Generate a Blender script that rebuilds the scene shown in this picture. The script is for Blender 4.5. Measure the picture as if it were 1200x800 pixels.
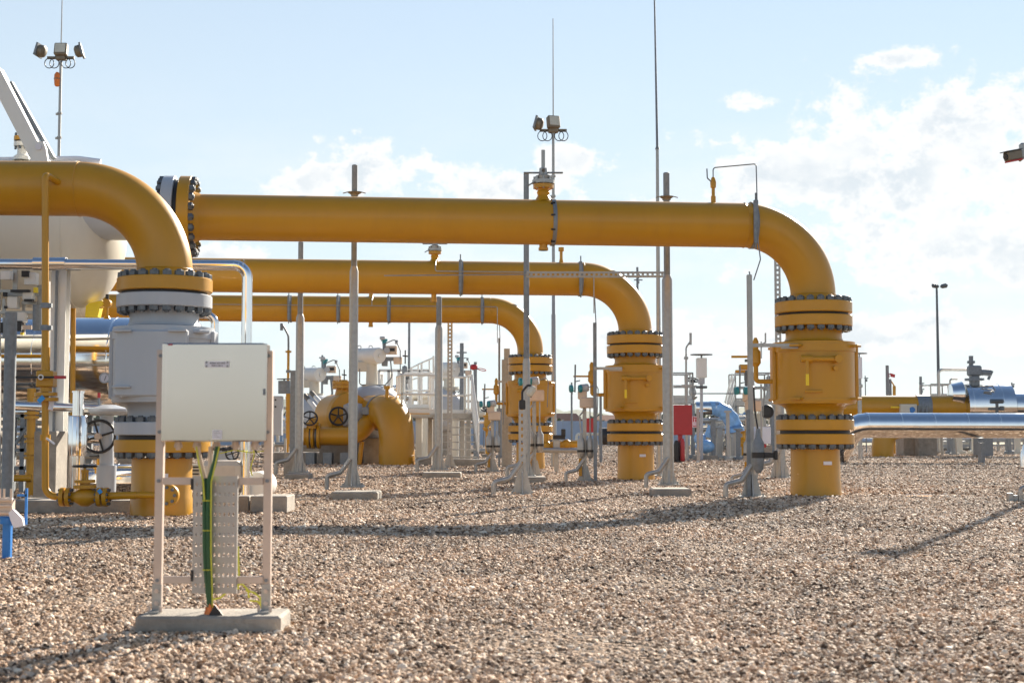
import bpy, math, random
import numpy as np
from mathutils import Vector, Matrix
for o in list(bpy.data.objects): bpy.data.objects.remove(o, do_unlink=True)
SC = bpy.context.scene
COL = SC.collection
random.seed(11)
PI = math.pi
R = math.radians

# ------------------------------------------------------------------ camera
EYE = 0.9
FPX = 50.0 / 36.0 * 1200.0
TH = math.atan(108.0 / FPX)
cd = bpy.data.cameras.new("camera")
cam = bpy.data.objects.new("camera", cd); COL.objects.link(cam)
cam.location = (0, 0, EYE); cam.rotation_euler = (PI/2 + TH, 0, 0)
cd.sensor_width = 36; cd.lens = 50; cd.clip_start = 0.1; cd.clip_end = 20000
cd.dof.use_dof = True; cd.dof.focus_distance = 22.0; cd.dof.aperture_fstop = 5.0
SC.camera = cam
SC.view_settings.view_transform = 'Standard'; SC.view_settings.look = 'None'
SC.view_settings.gamma = 1.0; SC.view_settings.use_curve_mapping = False
SC.view_settings.exposure = 1.53

def ray(px, py):
    dx = (px-600)/FPX; dy = (400-py)/FPX
    return Vector((dx, math.cos(TH)-dy*math.sin(TH), math.sin(TH)+dy*math.cos(TH)))
def W(px, py, Y):
    d = ray(px, py); return Vector((0, 0, EYE)) + d*(Y/d.y)
def G(px, py):
    d = ray(px, py); t = -EYE/d.z; return Vector((0, 0, EYE)) + d*t
def GX(px, Y):
    return Vector((W(px, 508, Y).x, Y, 0))
def s(Y): return Y/FPX

# ------------------------------------------------------------------ sun and sky
SUN_AZ = R(25.5); SUN_EL = R(25.5)
sd = bpy.data.lights.new("sun", 'SUN'); sd.energy = 5.0; sd.angle = R(0.53); sd.color = (1.0, 0.89, 0.74)
so = bpy.data.objects.new("sun", sd); COL.objects.link(so)
sv = Vector((math.sin(SUN_AZ)*math.cos(SUN_EL), math.cos(SUN_AZ)*math.cos(SUN_EL), math.sin(SUN_EL)))
so.rotation_euler = sv.to_track_quat('Z', 'Y').to_euler(); so.location = sv*60

wd = bpy.data.worlds.new("World"); SC.world = wd; wd.use_nodes = True
nt = wd.node_tree; nt.nodes.clear()
def N(t, **k):
    n = nt.nodes.new(t)
    for a, b in k.items(): setattr(n, a, b)
    return n
def L(a, b): nt.links.new(a, b)
def mth(op, a, b=None, c=None, clamp=False):
    n = N('ShaderNodeMath', operation=op); n.use_clamp = clamp
    for i, v in enumerate((a, b, c)):
        if v is None: continue
        if isinstance(v, (int, float)): n.inputs[i].default_value = v
        else: L(v, n.inputs[i])
    return n.outputs[0]
out = N('ShaderNodeOutputWorld'); bg = N('ShaderNodeBackground')
bg.inputs['Strength'].default_value = 0.052
sky = N('ShaderNodeTexSky', sky_type='NISHITA'); sky.sun_disc = False
sky.sun_elevation = SUN_EL; sky.sun_rotation = SUN_AZ
sky.air_density = 1.0; sky.dust_density = 0.0; sky.ozone_density = 1.2; sky.altitude = 0
tc = N('ShaderNodeTexCoord'); sep = N('ShaderNodeSeparateXYZ'); L(tc.outputs['Generated'], sep.inputs[0])
az = mth('MULTIPLY', mth('ARCTAN2', sep.outputs[0], sep.outputs[1]), 57.2958)
el = mth('MULTIPLY', mth('ARCSINE', sep.outputs[2]), 57.2958)
cmb = N('ShaderNodeCombineXYZ'); L(az, cmb.inputs[0]); L(el, cmb.inputs[1])
def noise(scale, detail=8, rough=0.6, sx=1.0, sy=1.0, off=0.0):
    mp = N('ShaderNodeMapping'); mp.inputs['Scale'].default_value = (sx, sy, 1); mp.inputs['Location'].default_value = (off, off*.7, off)
    L(cmb.outputs[0], mp.inputs[0])
    n = N('ShaderNodeTexNoise'); n.inputs['Scale'].default_value = scale
    n.inputs['Detail'].default_value = detail; n.inputs['Roughness'].default_value = rough
    L(mp.outputs[0], n.inputs['Vector']); return n.outputs[0]
def smooth(v, a, b):
    n = N('ShaderNodeMapRange', interpolation_type='SMOOTHSTEP')
    n.inputs[1].default_value = a; n.inputs[2].default_value = b; L(v, n.inputs[0]); return n.outputs[0]
blobs = [(1085, 205, 230, 95), (1190, 160, 110, 60), (930, 215, 120, 60), (1010, 190, 80, 40), (1120, 300, 260, 60), (1050, 90, 62, 17),
         (880, 130, 40, 16), (425, 205, 105, 36), (360, 215, 60, 34), (590, 220, 95, 36), (672, 187, 58, 24),
         (600, 250, 240, 22), (520, 400, 150, 24), (760, 400, 130, 40), (250, 305, 70, 18), (1000, 400, 300, 30), (430, 400, 60, 20)]
acc = None
for (bx, by, rx, ry) in blobs:
    cu = (bx-600)/29.1; cv = (508-by)/29.1
    du = mth('DIVIDE', mth('SUBTRACT', az, cu), rx/29.1); dv = mth('DIVIDE', mth('SUBTRACT', el, cv), ry/29.1)
    d = mth('SQRT', mth('ADD', mth('MULTIPLY', du, du), mth('MULTIPLY', dv, dv)))
    f = mth('SUBTRACT', 1.0, d)
    acc = f if acc is None else mth('MAXIMUM', acc, f)
acc = mth('MAXIMUM', acc, -0.9)
n1 = noise(0.42, 10, 0.62, 1, 1.25)
body = mth('ADD', acc, mth('MULTIPLY', mth('SUBTRACT', n1, 0.5), 3.0))
n4 = noise(1.5, 8, 0.6, 1, 1.2, 13.0)
body = mth('ADD', body, mth('MULTIPLY', mth('SUBTRACT', n4, 0.5), 1.5))
mask = smooth(body, -0.02, 0.50)
# thin low cloud bands, thickening to the horizon
n2 = noise(0.22, 8, 0.6, 0.5, 1.6, 31.0)
lowf = mth('SUBTRACT', 1.0, smooth(el, 3.0, 15.0))
veil = mth('MULTIPLY', smooth(n2, 0.42, 0.68), mth('MULTIPLY', lowf, 0.75))
allm = mth('MAXIMUM', mth('MULTIPLY', mask, 0.93), veil)
# cloud shading: bright rims, grey hearts
n3 = noise(0.3, 6, 0.55, 1, 1.3, 7.0)
hrt = mth('MULTIPLY', smooth(body, 0.42, 1.05), smooth(n3, 0.30, 0.62))
cc = N('ShaderNodeMixRGB'); L(hrt, cc.inputs[0])
cc.inputs[1].default_value = (7.0, 7.0, 6.95, 1); cc.inputs[2].default_value = (5.2, 5.65, 6.0, 1)
# the real sky behind
hz = N('ShaderNodeMapRange', interpolation_type='SMOOTHSTEP'); L(el, hz.inputs[0])
hz.inputs[1].default_value = 0.0; hz.inputs[2].default_value = 44.0; hz.inputs[3].default_value = 0.85; hz.inputs[4].default_value = 0.0
thin = N('ShaderNodeMixRGB'); L(hz.outputs[0], thin.inputs[0]); L(sky.outputs[0], thin.inputs[1]); thin.inputs[2].default_value = (5.3, 5.95, 6.3, 1)
skm = N('ShaderNodeMixRGB'); L(allm, skm.inputs[0]); L(thin.outputs[0], skm.inputs[1]); L(cc.outputs[0], skm.inputs[2])
L(skm.outputs[0], bg.inputs['Color']); L(bg.outputs[0], out.inputs['Surface'])

# ------------------------------------------------------------------ materials
MATS = {}
def material(name, col, rough=0.5, metal=0.0, var=0.12, vscale=6.0, bump=0.0, bscale=60.0, streak=0.0, spec=0.5, rvar=0.1, coat=0.0, dirt=None, dirtamt=0.0):
    m = bpy.data.materials.new(name); m.use_nodes = True
    t = m.node_tree; p = t.nodes['Principled BSDF']
    def nn(k, **kw):
        n = t.nodes.new(k)
        for a, b in kw.items(): setattr(n, a, b)
        return n
    tcn = nn('ShaderNodeTexCoord')
    mp = nn('ShaderNodeMapping'); mp.inputs['Scale'].default_value = (1, 1, 0.25 if streak else 1)
    t.links.new(tcn.outputs['Object'], mp.inputs[0])
    nz = nn('ShaderNodeTexNoise'); nz.inputs['Scale'].default_value = vscale; nz.inputs['Detail'].default_value = 7; nz.inputs['Roughness'].default_value = 0.62
    t.links.new(mp.outputs[0], nz.inputs['Vector'])
    rp = nn('ShaderNodeValToRGB')
    rp.color_ramp.elements[0].position = 0.3; rp.color_ramp.elements[1].position = 0.7
    rp.color_ramp.elements[0].color = tuple(c*(1-var) for c in col) + (1,)
    rp.color_ramp.elements[1].color = tuple(min(1, c*(1+var)) for c in col) + (1,)
    t.links.new(nz.outputs[0], rp.inputs[0])
    colout = rp.outputs[0]
    if dirt:
        n2 = nn('ShaderNodeTexNoise'); n2.inputs['Scale'].default_value = vscale*2.3; n2.inputs['Detail'].default_value = 9; n2.inputs['Roughness'].default_value = .7
        t.links.new(mp.outputs[0], n2.inputs['Vector'])
        r2 = nn('ShaderNodeMapRange'); r2.inputs[1].default_value = .52; r2.inputs[2].default_value = .75; r2.inputs[4].default_value = dirtamt
        t.links.new(n2.outputs[0], r2.inputs[0])
        mx = nn('ShaderNodeMixRGB'); t.links.new(r2.outputs[0], mx.inputs[0]); t.links.new(colout, mx.inputs[1]); mx.inputs[2].default_value = dirt + (1,)
        colout = mx.outputs[0]
    t.links.new(colout, p.inputs['Base Color'])
    rr = nn('ShaderNodeMapRange'); rr.inputs[3].default_value = max(0.02, rough-rvar*.5); rr.inputs[4].default_value = rough+rvar
    t.links.new(nz.outputs[0], rr.inputs[0]); t.links.new(rr.outputs[0], p.inputs['Roughness'])
    p.inputs['Metallic'].default_value = metal
    p.inputs['Specular IOR Level'].default_value = spec
    if coat: p.inputs['Coat Weight'].default_value = coat; p.inputs['Coat Roughness'].default_value = 0.12
    if bump:
        bn = nn('ShaderNodeTexNoise'); bn.inputs['Scale'].default_value = bscale; bn.inputs['Detail'].default_value = 4
        t.links.new(tcn.outputs['Object'], bn.inputs['Vector'])
        b = nn('ShaderNodeBump'); b.inputs['Strength'].default_value = bump; b.inputs['Distance'].default_value = 0.02
        t.links.new(bn.outputs[0], b.inputs['Height']); t.links.new(b.outputs[0], p.inputs['Normal'])
    MATS[name] = m
    return m
YEL = material('yellow_paint', (0.50, 0.248, 0.008), 0.32, var=0.07, vscale=1.3, bump=0.015, bscale=40, dirt=(0.36, 0.17, 0.02), dirtamt=0.34, streak=1)
YELB = material('bright_yellow', (0.85, 0.62, 0.02), 0.45, var=0.06)
GRYV = material('grey_valve_paint', (0.42, 0.45, 0.49), 0.33, var=0.06, vscale=2, dirt=(0.36, 0.34, 0.31), dirtamt=.25, streak=1)
WHT = material('white_paint', (0.74, 0.74, 0.71), 0.42, var=0.05, vscale=2, dirt=(0.5, 0.46, 0.38), dirtamt=.25, streak=1)
CRM = material('cream_vessel_paint', (0.60, 0.575, 0.50), 0.40, var=0.06, vscale=1.1, dirt=(0.42, 0.37, 0.28), dirtamt=.3, streak=1)
GALV = material('galvanised_steel', (0.37, 0.37, 0.36), 0.42, metal=0.65, var=0.12, vscale=16, bump=.04, bscale=90, dirt=(0.27, 0.26, 0.24), dirtamt=.22)
GALD = material('dull_steel', (0.21, 0.235, 0.26), 0.55, metal=0.35, var=0.2, vscale=14)
BOLT = material('bolt_steel', (0.12, 0.135, 0.15), 0.42, metal=0.55, var=0.3, vscale=20)
BLK = material('black_rubber', (0.018, 0.018, 0.02), 0.5, var=0.2)
CLAD = material('polished_cladding', (0.80, 0.81, 0.82), 0.10, metal=1.0, var=0.04, vscale=3, bump=.03, bscale=2.0, rvar=.08)
STNL = material('brushed_stainless', (0.56, 0.515, 0.475), 0.13, metal=0.97, var=0.03, vscale=3, rvar=.08, dirt=(0.66, 0.6, 0.54), dirtamt=.2)
FRAM = material('satin_frame_steel', (0.56, 0.47, 0.41), 0.52, metal=0.6, var=0.08, vscale=9, dirt=(0.45, 0.38, 0.32), dirtamt=.3)
CONC = material('concrete', (0.30, 0.275, 0.24), 0.88, var=0.25, vscale=5, bump=0.35, bscale=45, dirt=(0.2, 0.18, 0.15), dirtamt=.5)
RED = material('red_paint', (0.42, 0.022, 0.03), 0.4, var=0.08)
BLUE = material('blue_paint', (0.015, 0.17, 0.52), 0.4, var=0.08)
BLUF = material('blue_plastic_wrap', (0.20, 0.40, 0.70), 0.22, var=0.25, vscale=5, bump=.5, bscale=9)
TEAL = material('teal_paint', (0.02, 0.22, 0.27), 0.4)
BEIG = material('beige_plastic', (0.62, 0.50, 0.40), 0.5, var=.08)
GRN = material('green_cable', (0.02, 0.095, 0.035), 0.45, var=.15)
GYC = material('yellow_green_cable', (0.52, 0.53, 0.05), 0.45, var=.1)
ORG = material('orange_plastic', (0.75, 0.20, 0.03), 0.45)
BRNZ = material('weathered_lamp_housing', (0.19, 0.165, 0.125), 0.5, metal=.3, var=.15)
GLAS = material('lamp_glass', (0.55, 0.55, 0.48), 0.12, var=.1)
PLB = material('pale_blue_sheet', (0.33, 0.42, 0.56), 0.5, var=.08, vscale=1)
FOLI = material('distant_foliage', (0.055, 0.075, 0.03), 0.9, var=.5, vscale=.12)
HILL = material('wooded_hill', (0.05, 0.07, 0.035), 0.95, var=.4, vscale=.03)
INK = material('label_ink', (0.10, 0.10, 0.13), 0.6)
LAB = material('label_paper', (0.70, 0.70, 0.76), 0.5, var=.03)
WALL = material('rendered_wall', (0.68, 0.66, 0.62), 0.8, var=.06, vscale=1)
ROOF = material('tiled_roof', (0.30, 0.13, 0.08), 0.8, var=.15, vscale=2)
TAPE = material('blue_tape', (0.03, 0.30, 0.72), 0.4)
DIRT = material('soil', (0.24, 0.13, 0.06), 0.95, var=.3, bump=.5)
WOOD = material('pale_blanket', (0.55, 0.5, 0.44), 0.9, var=.08, bump=.5, bscale=6)
PLAT = material('zinc_plate', (0.40, 0.385, 0.37), 0.45, metal=.75, var=.07, vscale=12)
DARK = material('dark_window', (0.03, 0.035, 0.04), 0.2)

# ------------------------------------------------------------------ mesh builder
def frame(d, hint=None):
    d = Vector(d).normalized()
    h = Vector(hint) if hint is not None else (Vector((0, 0, 1)) if abs(d.z) < .9 else Vector((0, 1, 0)))
    a = h.cross(d)
    if a.length < 1e-6: a = Vector((1, 0, 0)).cross(d)
    a.normalize(); b = d.cross(a).normalized()
    return a, b, d
def fillet(pts, rad, seg=14):
    pts = [Vector(p) for p in pts]; o = [pts[0]]
    for i in range(1, len(pts)-1):
        r_ = rad[i-1] if isinstance(rad, (list, tuple)) else rad
        p = pts[i]; a = (pts[i-1]-p).normalized(); b = (pts[i+1]-p).normalized()
        ang = a.angle(b)
        if r_ <= 0 or ang > PI-1e-3: o.append(p); continue
        t = r_/math.tan(ang/2); c = p+(a+b).normalized()*(r_/math.sin(ang/2))
        p0 = p+a*t-c; p1 = p+b*t-c; sw = p0.angle(p1); ax = p0.cross(p1).normalized()
        for k in range(seg+1): o.append(c+Matrix.Rotation(sw*k/seg, 3, ax)@p0)
    o.append(pts[-1]); return o
class MB:
    def __init__(s_): s_.v = []; s_.f = []
    def add(s_, v, f):
        n = len(s_.v); s_.v += [tuple(p) for p in v]; s_.f += [tuple(i+n for i in q) for q in f]; return s_
    def box(s_, c, size, rz=0, bev=0.0, M=None):
        c = Vector(c); hx, hy, hz = [q/2 for q in size]
        m3 = M if M is not None else Matrix.Rotation(rz, 3, 'Z')
        if bev <= 0:
            v = [Vector((x, y, z)) for x in (-hx, hx) for y in (-hy, hy) for z in (-hz, hz)]
            f = [(0, 1, 3, 2), (4, 6, 7, 5), (0, 4, 5, 1), (2, 3, 7, 6), (0, 2, 6, 4), (1, 5, 7, 3)]
        else:
            b = min(bev, hx*.9, hy*.9, hz*.9); v = []; idx = {}
            for sx in (-1, 1):
                for sy in (-1, 1):
                    for sz in (-1, 1):
                        for k in range(3):
                            q = [sx*(hx-b), sy*(hy-b), sz*(hz-b)]; q[k] = (sx*hx, sy*hy, sz*hz)[k]
                            idx[(sx, sy, sz, k)] = len(v); v.append(Vector(q))
            f = []
            for sg in (-1, 1):
                f.append([idx[(sg, a, b2, 0)] for a, b2 in ((-1, -1), (1, -1), (1, 1), (-1, 1))][::sg])
                f.append([idx[(a, sg, b2, 1)] for a, b2 in ((-1, -1), (-1, 1), (1, 1), (1, -1))][::sg])
                f.append([idx[(a, b2, sg, 2)] for a, b2 in ((-1, -1), (1, -1), (1, 1), (-1, 1))][::sg])
            for a in (-1, 1):
                for b2 in (-1, 1):
                    f.append((idx[(-1, a, b2, 1)], idx[(1, a, b2, 1)], idx[(1, a, b2, 2)], idx[(-1, a, b2, 2)]))
                    f.append((idx[(a, -1, b2, 0)], idx[(a, 1, b2, 0)], idx[(a, 1, b2, 2)], idx[(a, -1, b2, 2)]))
                    f.append((idx[(a, b2, -1, 0)], idx[(a, b2, 1, 0)], idx[(a, b2, 1, 1)], idx[(a, b2, -1, 1)]))
                    for c2 in (-1, 1):
                        f.append((idx[(a, b2, c2, 0)], idx[(a, b2, c2, 1)], idx[(a, b2, c2, 2)]))
        return s_.add([c+m3@p for p in v], f)
    def bar(s_, p0, p1, w, h, hint=None, bev=0.0):
        p0 = Vector(p0); p1 = Vector(p1); a, b, d = frame(p1-p0, hint)
        return s_.box((p0+p1)/2, (w, h, (p1-p0).length), M=Matrix((a, b, d)).transposed(), bev=bev)
    def lathe(s_, p0, axis, prof, n=32, cap=True):
        p0 = Vector(p0); a, b, d = frame(axis); v = []; f = []
        for (t, r_) in prof:
            for k in range(n):
                g = 2*PI*k/n; v.append(p0+d*t+(a*math.cos(g)+b*math.sin(g))*r_)
        for i in range(len(prof)-1):
            for k in range(n):
                k2 = (k+1) % n; f.append((i*n+k, i*n+k2, (i+1)*n+k2, (i+1)*n+k))
        if cap:
            f.append(tuple(range(n))[::-1]); m = (len(prof)-1)*n; f.append(tuple(m+k for k in range(n)))
        return s_.add(v, f)
    def cyl(s_, p0, p1, r0, r1=None, n=20):
        p0 = Vector(p0); p1 = Vector(p1); r1 = r0 if r1 is None else r1
        return s_.lathe(p0, p1-p0, [(0, r0), ((p1-p0).length, r1)], n)
    def tube(s_, pts, r_, n=10, cap=True):
        pts = [Vector(p) for p in pts]; q = [pts[0]]
        for p in pts[1:]:
            if (p-q[-1]).length > 1e-5: q.append(p)
        pts = q; v = []; f = []; m = len(pts)
        d0 = (pts[1]-pts[0]).normalized(); a, b, _ = frame(d0)
        for i, p in enumerate(pts):
            d1 = (pts[min(i+1, m-1)]-pts[max(i-1, 0)]).normalized()
            ax = d0.cross(d1)
            if ax.length > 1e-7:
                Q = Matrix.Rotation(d0.angle(d1), 3, ax.normalized()); a = Q@a; b = Q@b
            d0 = d1; rr = r_[i] if isinstance(r_, (list, tuple)) else r_
            for k in range(n):
                g = 2*PI*k/n; v.append(p+(a*math.cos(g)+b*math.sin(g))*rr)
        for i in range(m-1):
            for k in range(n):
                k2 = (k+1) % n; f.append((i*n+k, i*n+k2, (i+1)*n+k2, (i+1)*n+k))
        if cap: f.append(tuple(range(n))[::-1]); f.append(tuple((m-1)*n+k for k in range(n)))
        return s_.add(v, f)
    def torus(s_, c, axis, R_, r_, n=28, m=8):
        c = Vector(c); a, b, d = frame(axis); v = []; f = []
        for i in range(n):
            g = 2*PI*i/n; e = a*math.cos(g)+b*math.sin(g)
            for k in range(m):
                h = 2*PI*k/m; v.append(c+e*(R_+r_*math.cos(h))+d*r_*math.sin(h))
        for i in range(n):
            for k in range(m):
                f.append((i*m+k, ((i+1) % n)*m+k, ((i+1) % n)*m+(k+1) % m, i*m+(k+1) % m))
        return s_.add(v, f)
    def ball(s_, c, r_, n=16, sc=(1, 1, 1)):
        m = n//2; prof = [(-math.cos(PI*i/m)*r_, max(1e-4, math.sin(PI*i/m)*r_)) for i in range(m+1)]
        k0 = len(s_.v); s_.lathe((0, 0, 0), (0, 0, 1), prof, n, cap=False); c = Vector(c)
        for i in range(k0, len(s_.v)):
            p = s_.v[i]; s_.v[i] = (c.x+p[0]*sc[0], c.y+p[1]*sc[1], c.z+p[2]*sc[2])
        return s_
    def prism(s_, poly, thick, O, U, V):
        O = Vector(O); U = Vector(U); V = Vector(V); n3 = U.cross(V).normalized()*thick/2
        n = len(poly); v = [O+U*a+V*b-n3 for a, b in poly]+[O+U*a+V*b+n3 for a, b in poly]
        f = [tuple(range(n))[::-1], tuple(range(n, 2*n))]+[(i, (i+1) % n, n+(i+1) % n, n+i) for i in range(n)]
        return s_.add(v, f)
    def wheel(s_, c, axis, r_, spokes=5, rt=None):
        c = Vector(c); a, b, d = frame(axis); rt = rt or r_*.09
        s_.torus(c, axis, r_, rt, 28, 8); s_.cyl(c-d*rt*1.6, c+d*rt*1.6, r_*.17, n=12)
        for k in range(spokes):
            g = 2*PI*k/spokes+.3; e = a*math.cos(g)+b*math.sin(g); s_.cyl(c+e*r_*.1, c+e*r_, rt*.7, n=8)
        return s_
    def build(s_, name, mat, parent=None, label=None, cat=None, group=None, origin=None, kind=None, smooth=35):
        o3 = Vector(parent['_o']) if parent is not None else Vector(origin if origin is not None else (0, 0, 0))
        me = bpy.data.meshes.new(name)
        me.from_pydata([(p[0]-o3.x, p[1]-o3.y, p[2]-o3.z) for p in s_.v], [], s_.f); me.materials.append(mat)
        import bmesh
        b = bmesh.new(); b.from_mesh(me); bmesh.ops.recalc_face_normals(b, faces=b.faces); b.to_mesh(me); b.free()
        if smooth: me.shade_smooth(); me.set_sharp_from_angle(angle=R(smooth))
        o = bpy.data.objects.new(name, me); COL.objects.link(o); o['_o'] = tuple(o3)
        if parent is not None: o.parent = parent
        else: o.location = o3
        return tag(o, label, cat, group, kind)
ALL = []
def tag(o, label=None, cat=None, group=None, kind=None):
    if label: o['label'] = label
    if cat: o['category'] = cat
    if group: o['group'] = group
    if kind: o['kind'] = kind
    return o
def thing(name, label, cat, loc, group=None):
    o = bpy.data.objects.new(name, None); COL.objects.link(o); o.location = loc; o.empty_display_size = .2; o['_o'] = tuple(Vector(loc))
    return tag(o, label, cat, group)
def copy_tree(o, parent=None):
    c = o.copy(); COL.objects.link(c)
    if parent is not None: c.parent = parent
    for ch in list(o.children): copy_tree(ch, c)
    return c
X3, Y3, Z3 = Vector((1, 0, 0)), Vector((0, 1, 0)), Vector((0, 0, 1))

# ------------------------------------------------------------------ ground
def sheet(name, x0, x1, y0, y1, z, mat, kind='structure'):
    m = MB(); m.add([(x0, y0, z), (x1, y0, z), (x1, y1, z), (x0, y1, z)], [(0, 1, 2, 3)])
    return m.build(name, mat, kind=kind, smooth=0)
def ground_mat(name, grass=False):
    m = bpy.data.materials.new(name); m.use_nodes = True; t = m.node_tree; p = t.nodes['Principled BSDF']
    p.inputs['Roughness'].default_value = .93; p.inputs['Specular IOR Level'].default_value = .25
    tcn = t.nodes.new('ShaderNodeTexCoord')
    def nz(sc, det=6, ro=.6):
        n = t.nodes.new('ShaderNodeTexNoise'); n.inputs['Scale'].default_value = sc; n.inputs['Detail'].default_value = det; n.inputs['Roughness'].default_value = ro
        t.links.new(tcn.outputs['Object'], n.inputs['Vector']); return n.outputs[0]
    def ramp(src, els):
        r_ = t.nodes.new('ShaderNodeValToRGB'); e = r_.color_ramp.elements
        while len(e) < len(els): e.new(.5)
        for i, (pos, c) in enumerate(els): e[i].position = pos; e[i].color = c+(1,)
        t.links.new(src, r_.inputs[0]); return r_.outputs[0]
    if grass:
        t.links.new(ramp(nz(.05, 8), [(.35, (.10, .11, .045)), (.6, (.22, .19, .10))]), p.inputs['Base Color']); return m
    vo = t.nodes.new('ShaderNodeTexVoronoi'); vo.inputs['Scale'].default_value = 34; vo.inputs['Randomness'].default_value = 1
    t.links.new(tcn.outputs['Object'], vo.inputs['Vector'])
    sp = t.nodes.new('ShaderNodeSeparateXYZ'); t.links.new(vo.outputs['Color'], sp.inputs[0])
    c1 = ramp(sp.outputs[0], [(0, (.04, .026, .017)), (.25, (.14, .092, .058)), (.55, (.21, .142, .092)), (.8, (.27, .19, .13)), (1, (.36, .27, .20))])  # bed colours darkened to stand in for self-shading between stones
    big = ramp(nz(.55, 7, .6), [(.32, (.80, .76, .74)), (.7, (1.08, 1.06, 1.05))])
    mx = t.nodes.new('ShaderNodeMixRGB'); mx.blend_type = 'MULTIPLY'; mx.inputs[0].default_value = 1
    t.links.new(c1, mx.inputs[1]); t.links.new(big, mx.inputs[2]); t.links.new(mx.outputs[0], p.inputs['Base Color'])
    b = t.nodes.new('ShaderNodeBump'); b.inputs['Strength'].default_value = 1.0; b.inputs['Distance'].default_value = .022; b.invert = True
    t.links.new(vo.outputs['Distance'], b.inputs['Height']); t.links.new(b.outputs[0], p.inputs['Normal'])
    return m
sheet('ground', -6000, 6000, -200, 9000, -0.03, ground_mat('dry_grass', True))
sheet('gravel_yard', -90, 90, -12, 112, 0.0, ground_mat('gravel_bed'))

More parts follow.
